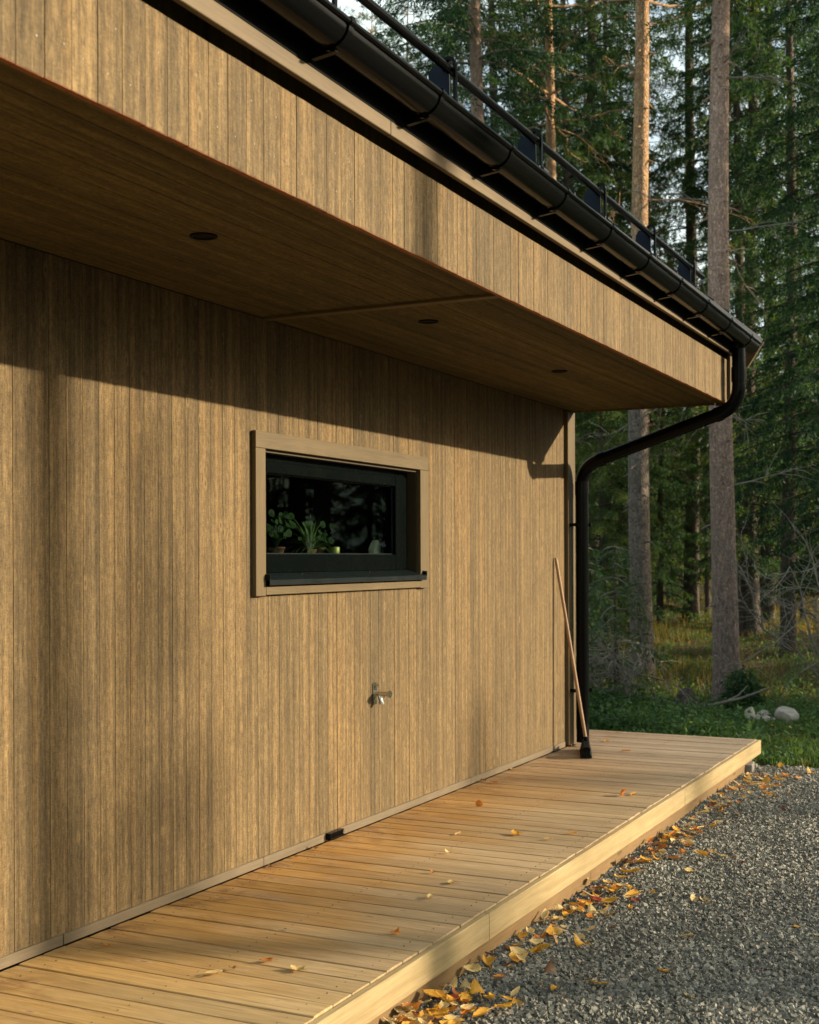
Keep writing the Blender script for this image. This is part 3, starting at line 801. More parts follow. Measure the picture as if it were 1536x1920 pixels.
mb = MB(); v, f = stones(len(P_), P_, .0055, .0215, gravel_top, .008); mb.add(v, f)
tag(mb.build('gravel', mat_stone()), kind='stuff')

# ------------------------------------------------------------------ leaves
LV = {}
for nm, c1, c2 in (('yellow', (0.72, 0.40, 0.045), (0.58, 0.27, 0.03)), ('pale', (0.74, 0.56, 0.26), (0.62, 0.44, 0.16)), ('orange', (0.62, 0.24, 0.03), (0.46, 0.14, 0.02)),
                   ('red', (0.34, 0.050, 0.030), (0.26, 0.040, 0.028)), ('brown', (0.24, 0.125, 0.055), (0.17, 0.08, 0.035))):
    s = NT(nm + ' autumn leaf'); p, X, Y, Z = s.pos(True); orn = s.n('ObjectInfo').outputs['Random']
    n = s.noise(s.n('VectorMath', {0: p, 1: s.vec(orn, orn, orn)}, operation='ADD').outputs[0], 28.0, 4.0, 0.7)
    c = s.mix(s.remap(n, 0.35, 0.68), c1, c2)
    c = s.mix(s.remap(n, 0.66, 0.74), c, tuple(v * 0.35 for v in c2))
    m = s.remap(orn, 0, 1, 0.75, 1.15); c = s.mix(1.0, c, s.n('CombineColor', {0: m, 1: m, 2: m}), 'MULTIPLY')
    a = s.principled(c, 0.55, 0.35); t = s.n('BsdfTranslucent', {'Color': c})
    LV[nm] = s.done(s.n('MixShader', {0: 0.25, 1: a, 2: t}))
def leaf_mesh(name, L, W, cup, curl, twist, seed, mat, lobed=False):
    q = random.Random(seed); mb = MB(); nu, nv = 11, 7; V = []
    for i in range(nu):
        t = i / (nu - 1); w_ = W * .5 * (math.sin(math.pi * t ** 0.75) ** 0.75 if 0 < t < 1 else 0.0)
        if lobed: w_ *= 1 + .22 * math.sin(t * 26)
        else: w_ *= 1 + .06 * math.sin(t * 40 + seed)
        for j in range(nv):
            u = (j / (nv - 1)) * 2 - 1
            x = (t - .5) * L; y_ = u * w_
            z = cup * (u * u) * w_ / (W * .5) + curl * (t - .4) ** 2 + twist * u * (t - .5) + .0010 * math.sin(9 * t + 5 * u) + .0011 * abs(math.sin(6 * u + 12 * t))
            V.append((x, y_, z + .003))
    zmin = min(v[2] for v in V); V = [(a, b, c - zmin + .0012) for a, b, c in V]
    mb.add(V, [(i * nv + j, (i + 1) * nv + j, (i + 1) * nv + j + 1, i * nv + j + 1) for i in range(nu - 1) for j in range(nv - 1)], 0, True)
    z0 = V[nv // 2][2]
    mb.tube([(-.5 * L, 0, z0), (-.5 * L - L * .18, .002 * L, z0 * .6 + .001), (-.5 * L - L * .38, L * .05, .0015)], [.0011, .0009, .0007], 5)
    return mb.mesh(name, mat)
LM = {}
sd = 0
for nm in LV:
    for (L, W, cu, cl, tw, lob) in ((.060, .042, .004, .025, .004, False), (.050, .040, -.004, .06, -.005, False), (.072, .034, .008, .02, .008, False), (.058, .050, .005, .03, .006, True)):
        sd += 1; LM.setdefault(nm, []).append(leaf_mesh('leaf_' + nm, L, W, cu, cl, tw, sd, LV[nm], lob))
def put_leaf(x, y, z, kind, shape, sc, rz, label, group, tx=0, ty=0, name='fallen_leaf'):
    o = D.objects.new(name, LM[kind][shape]); COL.objects.link(o); o.location = (x, y, z)
    o.rotation_euler = (tx, ty, rz); o.scale = (sc, sc, sc)
    return tag(o, label, 'leaf', group)
def plan(px, py, z=0.0):
    zc = F * (CAMZ - z) / (py - 1048); x, y = unproj(px, zc); return x, y
r_ = random.Random(21)
deck_leaves = [
    (397, 1823, 'pale', 2, .95, 'pale tan leaf with a long stalk on the near deck boards'),
    (432, 1812, 'brown', 1, .55, 'tiny curled brown leaf beside the pale tan leaf on the near deck'),
    (496, 1798, 'orange', 0, .80, 'folded orange leaf on the near deck boards left of the big tan leaf'),
    (555, 1814, 'pale', 3, 1.0, 'broad tan leaf on the near deck, right of the folded orange leaf'),
    (739, 1747, 'orange', 1, .75, 'small orange leaf close to the deck edge above the board joint'),
    (804, 1681, 'pale', 2, .80, 'long pale yellow leaf lying mid deck'),
    (845, 1654, 'pale', 3, .85, 'pale leaf with an orange tip lying mid deck'),
    (810, 1634, 'orange', 1, .55, 'tiny orange leaf mid deck above the pair of pale leaves'),
    (838, 1597, 'pale', 1, .65, 'small pale leaf on the deck right of the black vent grille'),
    (858, 1562, 'pale', 0, .75, 'round pale leaf on the deck below the upright orange leaf'),
    (897, 1511, 'orange', 3, .85, 'crumpled orange leaf standing up on the deck near the wall'),
    (966, 1563, 'yellow', 3, 1.2, 'large round golden leaf in the middle of the deck'),
    (1025, 1573, 'pale', 2, .7, 'flat pale yellow leaf right of the large golden leaf'),
    (1072, 1562, 'yellow', 2, .75, 'thin yellow leaf close to the deck edge beside the golden leaf'),
    (1169, 1491, 'orange', 3, 1.15, 'round orange brown leaf standing on edge on the far deck'),
    (1187, 1490, 'yellow', 2, .85, 'small yellow leaf touching the round orange brown leaf'),
    (1137, 1390, 'yellow', 3, .9, 'yellow leaf on the far end of the deck right of the downpipe'),
    (1173, 1409, 'orange', 2, .8, 'dull orange leaf lying flat on the far end of the deck'),
    (925, 1467, 'orange', 2, .8, 'orange leaf lying against the base of the wall'),
    (902, 1464, 'brown', 1, .9, 'brown curled leaf tucked against the base strip of the wall'),
    (960, 1442, 'yellow', 0, .8, 'yellow leaf leaning on the base strip near the broom'),
    (585, 1588, 'brown', 1, .7, 'dark dry leaf beside the black vent grille'),
    (551, 1604, 'orange', 0, .55, 'small orange scrap at the foot of the wall left of the vent'),
    (503, 1622, 'brown', 0, .6, 'little brown leaf against the base strip left of the vent'),
    (198, 1769, 'orange', 1, .45, 'tiny orange leaf at the near left of the deck'),
]
for i, (a, b, kd, sh, sc, lb) in enumerate(deck_leaves):
    x, y = plan(a, b, .01)
    tx = ty = 0
    if 'standing' in lb: tx, ty = .9, .3
    x = max(x, .035)
    put_leaf(x, y, .004 + (.014 if tx else 0), kd, sh, sc, r_.uniform(0, 6.3), lb, 'leaves on the deck', tx, ty)
# litter on the gravel: thick along the deck, thinner outwards; px positions of clear single leaves first
gl = [(825, 1868, 'red', 1, 1.2, 'dark red round leaf in the near heap of yellow leaves'),
      (949, 1813, 'red', 0, .9, 'small red leaf on the gravel beside yellow leaves'),
      (1191, 1690, 'red', 3, .9, 'red orange leaf on open gravel'),
      (1145, 1671, 'yellow', 3, .9, 'upright golden leaf on the gravel near the deck'),
      (1016, 1778, 'yellow', 3, 1.15, 'large yellow leaf on the gravel beside the edge board joint'),
      (1299, 1690, 'pale', 2, 1.1, 'pale pointed leaf standing on open gravel'),
      (1321, 1692, 'pale', 2, 1.0, 'flat tan leaf right of the pale pointed leaf on the gravel'),
      (1242, 1823, 'yellow', 2, .8, 'single pale yellow leaf alone on the dark gravel'),
      (1288, 1869, 'pale', 3, .8, 'tan leaf alone on gravel near the bottom of the view'),
      (1007, 1848, 'yellow', 3, .9, 'orange yellow leaf on the gravel at the bottom of the view'),
      (967, 1882, 'yellow', 0, 1.0, 'yellow leaf lowest on the open gravel'),
      (1286, 1757, 'pale', 2, .8, 'long pale leaf in the middle of the gravel'),
      (1494, 1742, 'yellow', 2, .7, 'small yellow leaf at the right of the gravel'),
      (1530, 1756, 'pale', 0, .7, 'pale leaf at the right edge of the gravel'),
      (1400, 1705, 'red', 2, .5, 'tiny pink leaf scrap on the right of the gravel'),
      (1353, 1607, 'pale', 2, .75, 'pale leaf on the far gravel right of the leaf drift'),
      (1390, 1618, 'red', 2, .55, 'tiny reddish leaf on the far gravel'),
      (1290, 1583, 'yellow', 3, 1.0, 'golden leaf pair lying on the far gravel'),
      (1460, 1476, 'orange', 3, .9, 'small orange leaf on the far right of the gravel'),
      (1292, 1636, 'pale', 3, 1.15, 'crumpled pale orange leaf on gravel'),
      (1375, 1610, 'brown', 1, .6, 'small brown leaf on far gravel')]
for a, b, kd, sh, sc, lb in gl:
    x, y = plan(a, b, GZ + .02)
    put_leaf(x, y, GZ + .017, kd, sh, sc, r_.uniform(0, 6.3), lb, 'leaves on the gravel', r_.uniform(-.25, .25), r_.uniform(-.25, .25))
fam = {'yellow': 'yellow fallen leaf in the litter along the foot of the deck', 'pale': 'pale tan fallen leaf in the litter along the foot of the deck',
       'orange': 'orange fallen leaf in the litter along the foot of the deck', 'brown': 'brown withered leaf in the litter along the foot of the deck', 'red': 'red fallen leaf in the litter along the foot of the deck'}
clusters = [(3.84, 95, .09, .20), (4.25, 26, .12, .25), (4.75, 26, .13, .30), (5.6, 34, .16, .40), (6.5, 30, .15, .4), (7.25, 36, .15, .26), (8.1, 16, .18, .3), (8.9, 20, .15, .35), (9.4, 14, .2, .25)]
for yc, nn, sx, sy in clusters:
    for i in range(nn):
        y = r_.gauss(yc, sy); x = 1.235 + abs(r_.gauss(0, sx)) + r_.uniform(0, .05)
        if y < 3.3: continue
        kd = r_.choices(['yellow', 'pale', 'orange', 'brown', 'red'], [12, 9, 3, 1.5, .6])[0]
        if abs(yc - 7.25) < .1: kd = r_.choices(['orange', 'brown', 'yellow', 'pale'], [6, 3, 3, 2])[0]
        put_leaf(x, y, GZ + .018 + r_.uniform(0, .022) + max(0, .02 * (1 - abs(y - 3.95))), kd, r_.randrange(4), r_.uniform(.65, 1.4), r_.uniform(0, 6.3), fam[kd],
                 kd + ' leaves along the foot of the deck', r_.gauss(0, .2), r_.gauss(0, .2))
# thin strips of bark and wood chips lying among them
chipm = mat_plain_wood('split wood chip', (0.52, 0.34, 0.16), (0.42, 0.26, 0.12), 'x', knots=False)
CM = []
for i in range(3):
    mb = MB()
    L, W = ((.11, .014), (.085, .020), (.15, .011))[i]
    mb.prism([(-L / 2, 0), (-L * .3, -W * .5), (L * .35, -W * .42), (L / 2, W * .1), (L * .3, W * .5), (-L * .35, W * .4)], .0, .0035, 'z')
    CM.append(mb.mesh('wood_chip', chipm))
for i in range(26):
    y = r_.choice([5.2, 5.9, 6.6, 7.3, 8.0, 9.3, 9.5, 9.7]) + r_.gauss(0, .16); x = 1.25 + abs(r_.gauss(0, .11)) + (.08 if y > 9.2 else 0)
    o = D.objects.new('wood_chip', CM[i % 3]); COL.objects.link(o)
    o.location = (x, y, GZ + .018 + r_.uniform(0, .01)); o.rotation_euler = (r_.uniform(-.2, .2), r_.uniform(-.2, .2), r_.uniform(0, 3.1)); o.scale = (r_.uniform(.8, 1.2),) * 3
    tag(o, 'thin pale strip of split wood lying on the gravel beside the deck', 'wood chip', 'wood chips beside the deck')

# concrete block under the far corner
bm_c = mat_simple('weathered concrete', (0.20, 0.185, 0.155), 0.9, 0.2, 0.15, 40)
mb = MB(); mb.box(-.22, .055, -.10, .10, 0, .075, bev=.006); mb.box(-.115, .07, .105, .20, 0, .045, bev=.006)
o = mb.build('concrete_block', bm_c, None); o.location = (1.20, 9.82, GZ - .006); o.rotation_euler.z = .12
tag(o, 'light grey concrete block under the far corner of the deck', 'block')

# ------------------------------------------------------------------ broom leaning on the wall
br = thing('broom', (.205, 9.03, 0.0), 'black bristled broom with a bare wooden handle leaning on the wall by the downpipe', 'broom')
mb = MB(); top, bot = Vector((.016, 8.93, 1.418)), Vector((.212, 9.02, .075))
mb.tube([tuple(bot + (top - bot) * t) for t in (0, .3, .6, .97, 1.0)], [.0125, .0125, .012, .012, .009], 12)
mb.build('handle', mat_plain_wood('broom handle wood', (0.36, 0.23, 0.125), (0.29, 0.18, 0.10), 'z', knots=False), br)
HA, HB = Vector((.325, 8.69, 0)), Vector((.175, 9.115, 0)); hd = (HB - HA).normalized(); hs = Vector((hd.y, -hd.x, 0))
def hpt(t, u, z): p = HA + (HB - HA) * t + hs * u; return (p.x, p.y, z)
mb = MB(); V = [hpt(t, u, z) for t in (0, 1) for u, z in ((-.028, .052), (.028, .052), (.028, .070), (.018, .082), (-.018, .082), (-.028, .070))]
mb.add(V, [(i, (i + 1) % 6, (i + 1) % 6 + 6, i + 6) for i in range(6)] + [(0, 1, 2, 3, 4, 5), (11, 10, 9, 8, 7, 6)])
mb.tube([(.214, 9.02, .066), (.210, 9.022, .110)], .019, 12)
mb.build('brush_head', M['matte'], br)
mb = MB(); q = random.Random(4)
for i in range(26):
    for j in range(5):
        u = (j - 2) * .0115; t = .02 + .96 * i / 25
        mb.tube([hpt(t, u, .053), hpt(t + q.uniform(-.008, .008), u * 1.5 + q.uniform(-.003, .003), .003)], [.0050, .0075], 6)
mb.build('bristles', mat_simple('black bristle', (0.010, 0.012, 0.010), 0.8, 0.15), br)

# ------------------------------------------------------------------ potted plants behind the glass
pf = mat_foliage('indoor leaf', [(0.009, 0.024, 0.008), (0.018, 0.044, 0.014), (0.034, 0.072, 0.024)], .35, .7, .1)
pf2 = mat_foliage('striped indoor leaf', [(0.045, 0.08, 0.032), (0.085, 0.13, 0.055), (0.14, 0.19, 0.09)], .3, .7, .1)
terra = mat_simple('terracotta pot', (0.09, 0.05, 0.03), 0.8, 0.2)
glaze = mat_simple('yellow green glazed pot', (0.20, 0.22, 0.05), 0.35, 0.4)
def pot(root, r, h, mat):
    mb = MB(); mb.tube([(0, 0, 0), (0, 0, h * .85), (0, 0, h * .86), (0, 0, h)], [r * .75, r * .95, r * 1.05, r * 1.05], 24)
    q = mb.build('pot', mat, None); q.parent = root; return q
def strap(mb, a, el, L, w, droop, base, q):
    P = []; n = 9; p = Vector(base); d = Vector((math.cos(a) * math.cos(el), math.sin(a) * math.cos(el), math.sin(el)))
    V = []; side = Vector((-math.sin(a), math.cos(a), 0))
    for i in range(n):
        t = i / (n - 1); ww = w * (math.sin(math.pi * (.12 + .88 * t)) ** .6 if t < 1 else 0)
        V += [tuple(p - side * ww), tuple(p + Vector((0, 0, -.25 * ww))), tuple(p + side * ww)]
        p = p + d * (L / n); d = (d + Vector((0, 0, -droop / n))).normalized()
    mb.add(V, [(i * 3 + j, i * 3 + j + 1, i * 3 + j + 4, i * 3 + j + 3) for i in range(n - 1) for j in (0, 1)], 0, True)
def roundleaf(mb, c, nrm, r, q, hole=False):
    nrm = Vector(nrm).normalized(); u = nrm.orthogonal().normalized(); v = nrm.cross(u); V = [tuple(Vector(c) - nrm * r * .12)]
    for k2, rr in enumerate((.55, 1.0)):
        for i in range(18):
            t = i / 18 * 2 * math.pi; e = rr * r * (1 + (.14 * math.cos(t) if k2 else 0))
            V.append(tuple(Vector(c) + (u * math.cos(t) + v * math.sin(t) * .85) * e + nrm * r * (.10 * (k2) * math.sin(2 * t))))
    F_ = [(0, 1 + i, 1 + (i + 1) % 18) for i in range(18)]
    mb.add(V, F_ + [(1 + i, 19 + i, 19 + (i + 1) % 18, 1 + (i + 1) % 18) for i in range(18)], 0, True)
SZ = 1.4155
q = random.Random(9)
t = thing('spider_plant', (-.215, 5.82, SZ), 'spiky thin leaved plant in a low pot behind the window glass', 'plant')
pot(t, .050, .05, terra); mb = MB(); t.scale = (.45, 1, 1)
for i in range(80): strap(mb, q.uniform(0, 6.28), q.uniform(.30, 1.30), q.uniform(.15, .29), .0046, q.uniform(.6, 1.9), (q.uniform(-.012, .012), q.uniform(-.012, .012), .045), q)
o = mb.build('leaves', pf2, None); o.parent = t
def leafy(name, loc, lb, hh, rr, nn, sz, po, sp=.12):
    t = thing(name, loc, lb, 'plant'); pot(t, rr, po, terra); mb = MB(); st = MB()
    for i in range(nn):
        a = q.uniform(0, 6.28); d = q.uniform(.2, 1) * sp; h = po + q.uniform(.25, 1) * hh
        c = (math.cos(a) * d * .55, math.sin(a) * d, h)
        st.tube([(0, 0, po * .9), (c[0] * .4, c[1] * .4, po + (h - po) * .6), c], .0016, 5)
        roundleaf(mb, c, (1.0 + q.uniform(-.6, .4), q.uniform(-.9, .6), q.uniform(.1, .9)), sz * q.uniform(.7, 1.15), q)
    o = mb.build('leaves', pf, None); o.parent = t
    o = st.build('stems', pf, None); o.parent = t
leafy('money_plant', (-.24, 5.52, SZ), 'round leaved plant at the left end of the window ledge', .17, .045, 34, .020, .06, .14)
leafy('pothos_plant', (-.30, 6.02, SZ), 'dark broad leaved plant behind the spiky plant in the window', .13, .05, 30, .021, .06, .16)
t = thing('flower_pot', (-.21, 6.06, SZ), 'small yellow green glazed pot on the window ledge', 'pot')
mb = MB(); mb.tube([(0, 0, 0), (0, 0, .02), (0, 0, .060), (0, 0, .064)], [.022, .028, .030, .027], 24); o = mb.build('pot_body', glaze, None); o.parent = t
t = thing('stone_ornament', (-.175, 6.46, SZ), 'pale angular stone ornament at the right end of the window ledge', 'ornament')
mb = MB(); V = [(0, 0, 0)]
prof = [(0, -.030), (.02, -.034), (.055, -.040), (.085, -.015), (.105, .006), (.062, .042), (.02, .030), (0, .028)]
mb.prism([(p[1], p[0]) for p in prof], -.018, .018, 'x'); o = mb.build('stone_body', mat_simple('pale stone', (0.80, 0.74, 0.60), 0.7, 0.3, .25, 30), None); o.parent = t

# ------------------------------------------------------------------ vegetation generators
bark_s = mat_bark('spruce bark', (0.120, 0.100, 0.082), (0.17, 0.135, 0.105), 0, 9, 1.5, .65)
bark_near = mat_bark('grey pink scaly bark', (0.290, 0.225, 0.190), (0.560, 0.385, 0.290), 1.0, 6.0, 2.2, .78)
bark_p = mat_bark('pine bark', (0.230, 0.190, 0.155), (0.60, 0.375, 0.205), 4.6, 7.6, 1.5, .70)
twigm = mat_simple('dry grey twig', (0.20, 0.185, 0.150), 0.9, 0.1, 0.3, 20)
twigd = mat_simple('dark spruce twig', (0.060, 0.050, 0.038), 0.9, 0.1, 0.3, 20)
fol_s = mat_foliage('spruce needles', [(0.010, 0.036, 0.020), (0.032, 0.086, 0.038), (0.092, 0.150, 0.036), (0.215, 0.220, 0.036)], .40)
fol_p = mat_foliage('pine needles', [(0.014, 0.046, 0.024), (0.034, 0.088, 0.036), (0.085, 0.140, 0.036), (0.185, 0.205, 0.042)], .38)

fol_y = mat_foliage('yellow green autumn leaves', [(0.07, 0.11, 0.020), (0.15, 0.19, 0.028), (0.27, 0.25, 0.035), (0.36, 0.27, 0.045)], .40)
def diamonds(C, Dn, S, L, W, mb):
    """many narrow diamond faces: centre C, long axis Dn, side S"""
    L = L[:, None]; W = W[:, None]
    v = np.stack([C, C + Dn * L * .45 + S * W, C + Dn * L, C + Dn * L * .45 - S * W], 1)
    n = len(C); f = np.arange(n * 4).reshape(n, 4); mb.add(v.reshape(-1, 3), f)
def norm(a): return a / (np.linalg.norm(a, axis=-1, keepdims=True) + 1e-9)
def conifer(seed, H, zb, Rmax, dens=1.0, tr=.14, kind='spruce', bark=None, stubs=0, bare=0, sparse=0.0, dz=.36, lean=(0, 0), leafK=13, crown=None):
    q = np.random.RandomState(seed); tm = MB(); bmsh = MB(); fol = MB()
    zs = np.linspace(-.25, H, 22)
    bx = lean[0] * (zs / H) + .05 * np.sin(zs * .45 + seed); by = lean[1] * (zs / H) + .05 * np.cos(zs * .38 + seed)
    rad = tr * (1 - .93 * (np.clip(zs, 0, H) / H) ** 1.15); rad[0] = tr * 1.45; rad[1] *= 1.10
    zs2 = np.concatenate([[-.25, 0.0, .18, .5], zs[2:]]); 
    ax = np.interp(zs2, zs, bx); ay = np.interp(zs2, zs, by); ar = np.interp(zs2, zs, rad)
    ar[0] = tr * 1.5; ar[1] = tr * 1.30; ar[2] = tr * 1.12; ar[3] = tr * 1.03
    tm.tube(np.stack([ax, ay, zs2], 1), ar, 14)
    fx = lambda z: (np.interp(z, zs, bx), np.interp(z, zs, by), np.interp(z, zs, rad))
    for i in range(stubs):
        z = q.uniform(.8, zb + 1); a = q.uniform(0, 6.28); x0, y0, r0 = fx(z); l = q.uniform(.04, .16)
        P = [(x0 + math.cos(a) * (r0 * .9 + l * t_), y0 + math.sin(a) * (r0 * .9 + l * t_), z - .35 * l * t_ * t_) for t_ in (0, .5, 1)]
        tm.tube(P, [.018, .012, .006], 6)
    for i in range(bare):                                          # dead lower branches
        z = q.uniform(zb * .25, zb + .5); a = q.uniform(0, 6.28); x0, y0, r0 = fx(z); l = q.uniform(.5, 1.8); up = q.uniform(-.35, .35)
        P = []; n = 7; p = np.array([x0, y0, z]); d = np.array([math.cos(a), math.sin(a), up])
        for j in range(n):
            P.append(p.copy()); p = p + d * l / n; d = norm(d + q.normal(0, .16, 3) + np.array([0, 0, -.03]))
        bmsh.tube(P, np.linspace(.014, .003, n), 5, cap=False)
        for j in range(2, n):
            for s_ in (0, 1):
                d2 = norm(d + q.normal(0, .7, 3)); l2 = q.uniform(.1, .45)
                bmsh.tube([P[j], P[j] + d2 * l2 * .5, P[j] + d2 * l2 + np.array([0, 0, -.04])], [.006, .004, .002], 4, cap=False)
    z = zb; C_, D_, S_, L_, W_ = [], [], [], [], []
    while z < H - .15:
        f = (z - zb) / (H - zb)
        if kind == 'spruce': Lb = Rmax * (1 - f) ** .75 * min(1, .55 + f * 3)
        else: Lb = Rmax * math.sqrt(max(.05, 1 - (f * 1.15 - .25) ** 2 * 1.1))
        nb = 5 if kind == 'spruce' else 4
        a0 = q.uniform(0, 6.28)
        for b in range(nb):
            if q.uniform() < sparse: continue
            a = a0 + b * 6.283 / nb + q.normal(0, .25); L = Lb * q.uniform(.65, 1.12); x0, y0, r0 = fx(z)
            n = 8; t = np.linspace(0, 1, n)
            if kind == 'spruce': zz = z + L * (.12 * t - .62 * t ** 2 + .26 * t ** 3) + q.normal(0, .03)
            else: zz = z + L * (.05 * t + .35 * t ** 2) * q.uniform(-.3, 1.2)
            da = q.normal(0, .10)
            P = np.stack([x0 + np.cos(a + da * t) * (L * t), y0 + np.sin(a + da * t) * (L * t), zz], 1)
            if kind != 'spruce': P[2:] += q.normal(0, .05 * L, (n - 2, 3)) * t[2:, None]
            bmsh.tube(P, np.linspace(max(.010, L * .012), .003, n), 5, cap=False)
            dirb = norm(P[-1] - P[0]); side = np.array([-math.sin(a), math.cos(a), 0])
            nt = max(4, int(L * (29 if kind == 'spruce' else 17) * dens))
            if kind == 'spruce':
                tt = q.uniform(.14, 1, nt); bp = np.stack([np.interp(tt, t, P[:, k_]) for k_ in range(3)], 1)
                sg = np.where(q.uniform(size=nt) < .5, -1, 1)[:, None]
                td = norm(dirb[None] * q.uniform(.3, .9, (nt, 1)) + side[None] * sg * q.uniform(.35, 1, (nt, 1)) + np.array([0, 0, -1.0]) * q.uniform(.10, 1.1, (nt, 1)))
                tl = (.16 + .38 * L / 2.2 * (1.15 - tt)) * q.uniform(.6, 1.25, nt)
                K = leafK
                u = np.linspace(0, 1, K); 
                for j in range(K):
                    c = bp + td * (tl * u[j])[:, None] + np.array([0, 0, -.10]) * (u[j] ** 2 * tl / .4)[:, None]
                    sd_ = norm(np.cross(td, q.normal(size=(nt, 3)))); dd = norm(td * .8 + sd_ * (.75 if j % 2 else -.75) + np.array([0, 0, -.15]))
                    C_.append(c); D_.append(dd); S_.append(norm(np.cross(dd, q.normal(size=(nt, 3))))); L_.append(q.uniform(.05, .12, nt)); W_.append(q.uniform(.006, .014, nt))
            else:
                nt = max(3, int(L * 7 * dens)); tt = q.uniform(.35, 1, nt) ** .7
                bp = np.stack([np.interp(tt, t, P[:, k_]) for k_ in range(3)], 1)
                off = q.normal(0, .17, (nt, 3)) * np.array([1, 1, .65]); tips = bp + off
                for j in range(nt):
                    if q.uniform() < .5: bmsh.tube([bp[j], (bp[j] + tips[j]) / 2 + np.array([0, 0, -.02]), tips[j]], [.005, .004, .003], 4, cap=False)
                K = 26
                tips = np.repeat(tips, K, 0); v = q.normal(size=(nt * K, 3)); v[:, 2] += .35; v = norm(v)
                C_.append(tips + v * .01); D_.append(v); S_.append(norm(np.cross(v, q.normal(size=v.shape)))); L_.append(q.uniform(.08, .15, nt * K)); W_.append(q.uniform(.004, .009, nt * K) * (2.0 if crown else 1.0))
        z += dz * q.uniform(.75, 1.25) * (1.0 if kind == 'spruce' else 1.3)
    diamonds(np.concatenate(C_), np.concatenate(D_), np.concatenate(S_), np.concatenate(L_), np.concatenate(W_), fol)
    bk = bark or (bark_s if kind == 'spruce' else bark_p)
    return tm.mesh('trunk', bk), bmsh.mesh('branches', (twigm if H < 4 or bark else twigd) if kind == 'spruce' else bk), fol.mesh('crown', crown or (fol_s if kind == 'spruce' else fol_p))

def plant_tree(kind, meshes, x, y, label, group=None, sc=1.0, rz=0.0, cat='tree', z=None):
    t = thing(kind, (x, y, float(hgt(np.array(x), np.array(y))) if z is None else z), label, cat, group, rz)
    t.scale = (sc, sc, sc)
    for nm, me in zip(('trunk', 'branches', 'crown'), meshes):
        o = D.objects.new(nm, me); COL.objects.link(o); o.parent = t
    return t
PROTO = {
    's1': conifer(1, 19, 1.6, 2.3, 1.0, .15, bare=8),
    's2': conifer(2, 17, 3.2, 2.0, .95, .13, bare=14, sparse=.12),
    's3': conifer(3, 22, 5.2, 2.1, .9, .17, bare=26, stubs=20, sparse=.15),
    's4': conifer(4, 15, .7, 2.2, 1.1, .12, bare=4),
    's5': conifer(5, 20, 7.5, 2.0, .9, .13, bare=34, stubs=24, sparse=.2),
    'b1': conifer(6, 9, 1.2, 1.9, .8, .07, 'pine', bark=bark_s, dz=.42, crown=fol_y),
    'b2': conifer(7, 7, .8, 1.6, .8, .05, 'pine', bark=bark_s, dz=.42, crown=fol_y, sparse=.2),
    'p1': conifer(11, 17, 8.5, 2.1, 1.0, .15, 'pine', bare=6, stubs=14, dz=.34),
    'p2': conifer(12, 15, 5.6, 2.0, 1.0, .13, 'pine', bare=10, stubs=14, dz=.34),
}
def at(px, zc): return unproj(px, zc)
# the trunks one can tell apart
x, y = at(1357, 15.0)
plant_tree('spruce_tree', conifer(21, 20, 8.3, 2.2, .9, .150, bark=bark_near, stubs=60, bare=16, lean=(.03, 0), sparse=.2), x, y, 'thick pinkish grey spruce trunk right of the gutter end, nearest to the deck', 'near trunks', 1, 0)
x, y = at(1207, 17.0)
plant_tree('pine_tree', conifer(22, 18, 9.0, 2.0, .9, .150, 'pine', stubs=40, bare=6, lean=(-.08, 0)), x, y, 'straight pine with a grey foot and orange upper trunk behind the downpipe', 'near trunks', 1, 0)
x, y = at(1029, 20.0)
plant_tree('pine_tree', conifer(23, 17, 8.4, 2.1, 1.0, .125, 'pine', stubs=20, bare=8), x, y, 'orange pine trunk rising behind the middle of the snow rail', 'near trunks', 1, 0)
x, y = at(896, 19.0)
plant_tree('spruce_tree', conifer(24, 18, 7.0, 2.0, 1.0, .150, bark=bark_near, stubs=24, bare=22, sparse=.1), x, y, 'grey trunk with leafy boughs, leftmost trunk above the roof edge', 'near trunks', 1, 0)
for px, zc, lb in ((1412, 24.0, 'dark slim trunk, left one of the close pair right of the gutter end'), (1443, 25.5, 'dark slim trunk, right one of the close pair right of the gutter end')):
    x, y = at(px, zc); plant_tree('spruce_tree', PROTO['s5'], x, y, lb, 'near trunks', 1.05, rnd.uniform(0, 6))
x, y = at(1108, 25.0); plant_tree('spruce_tree', PROTO['s5'], x, y, 'dark straight trunk just right of the orange pine above the snow rail', 'near trunks', 1.1, 2.0)
x, y = at(1298, 27.0); plant_tree('spruce_tree', PROTO['s3'], x, y, 'dark trunk between the pine behind the downpipe and the thick pinkish trunk', 'near trunks', .95, 4.0)
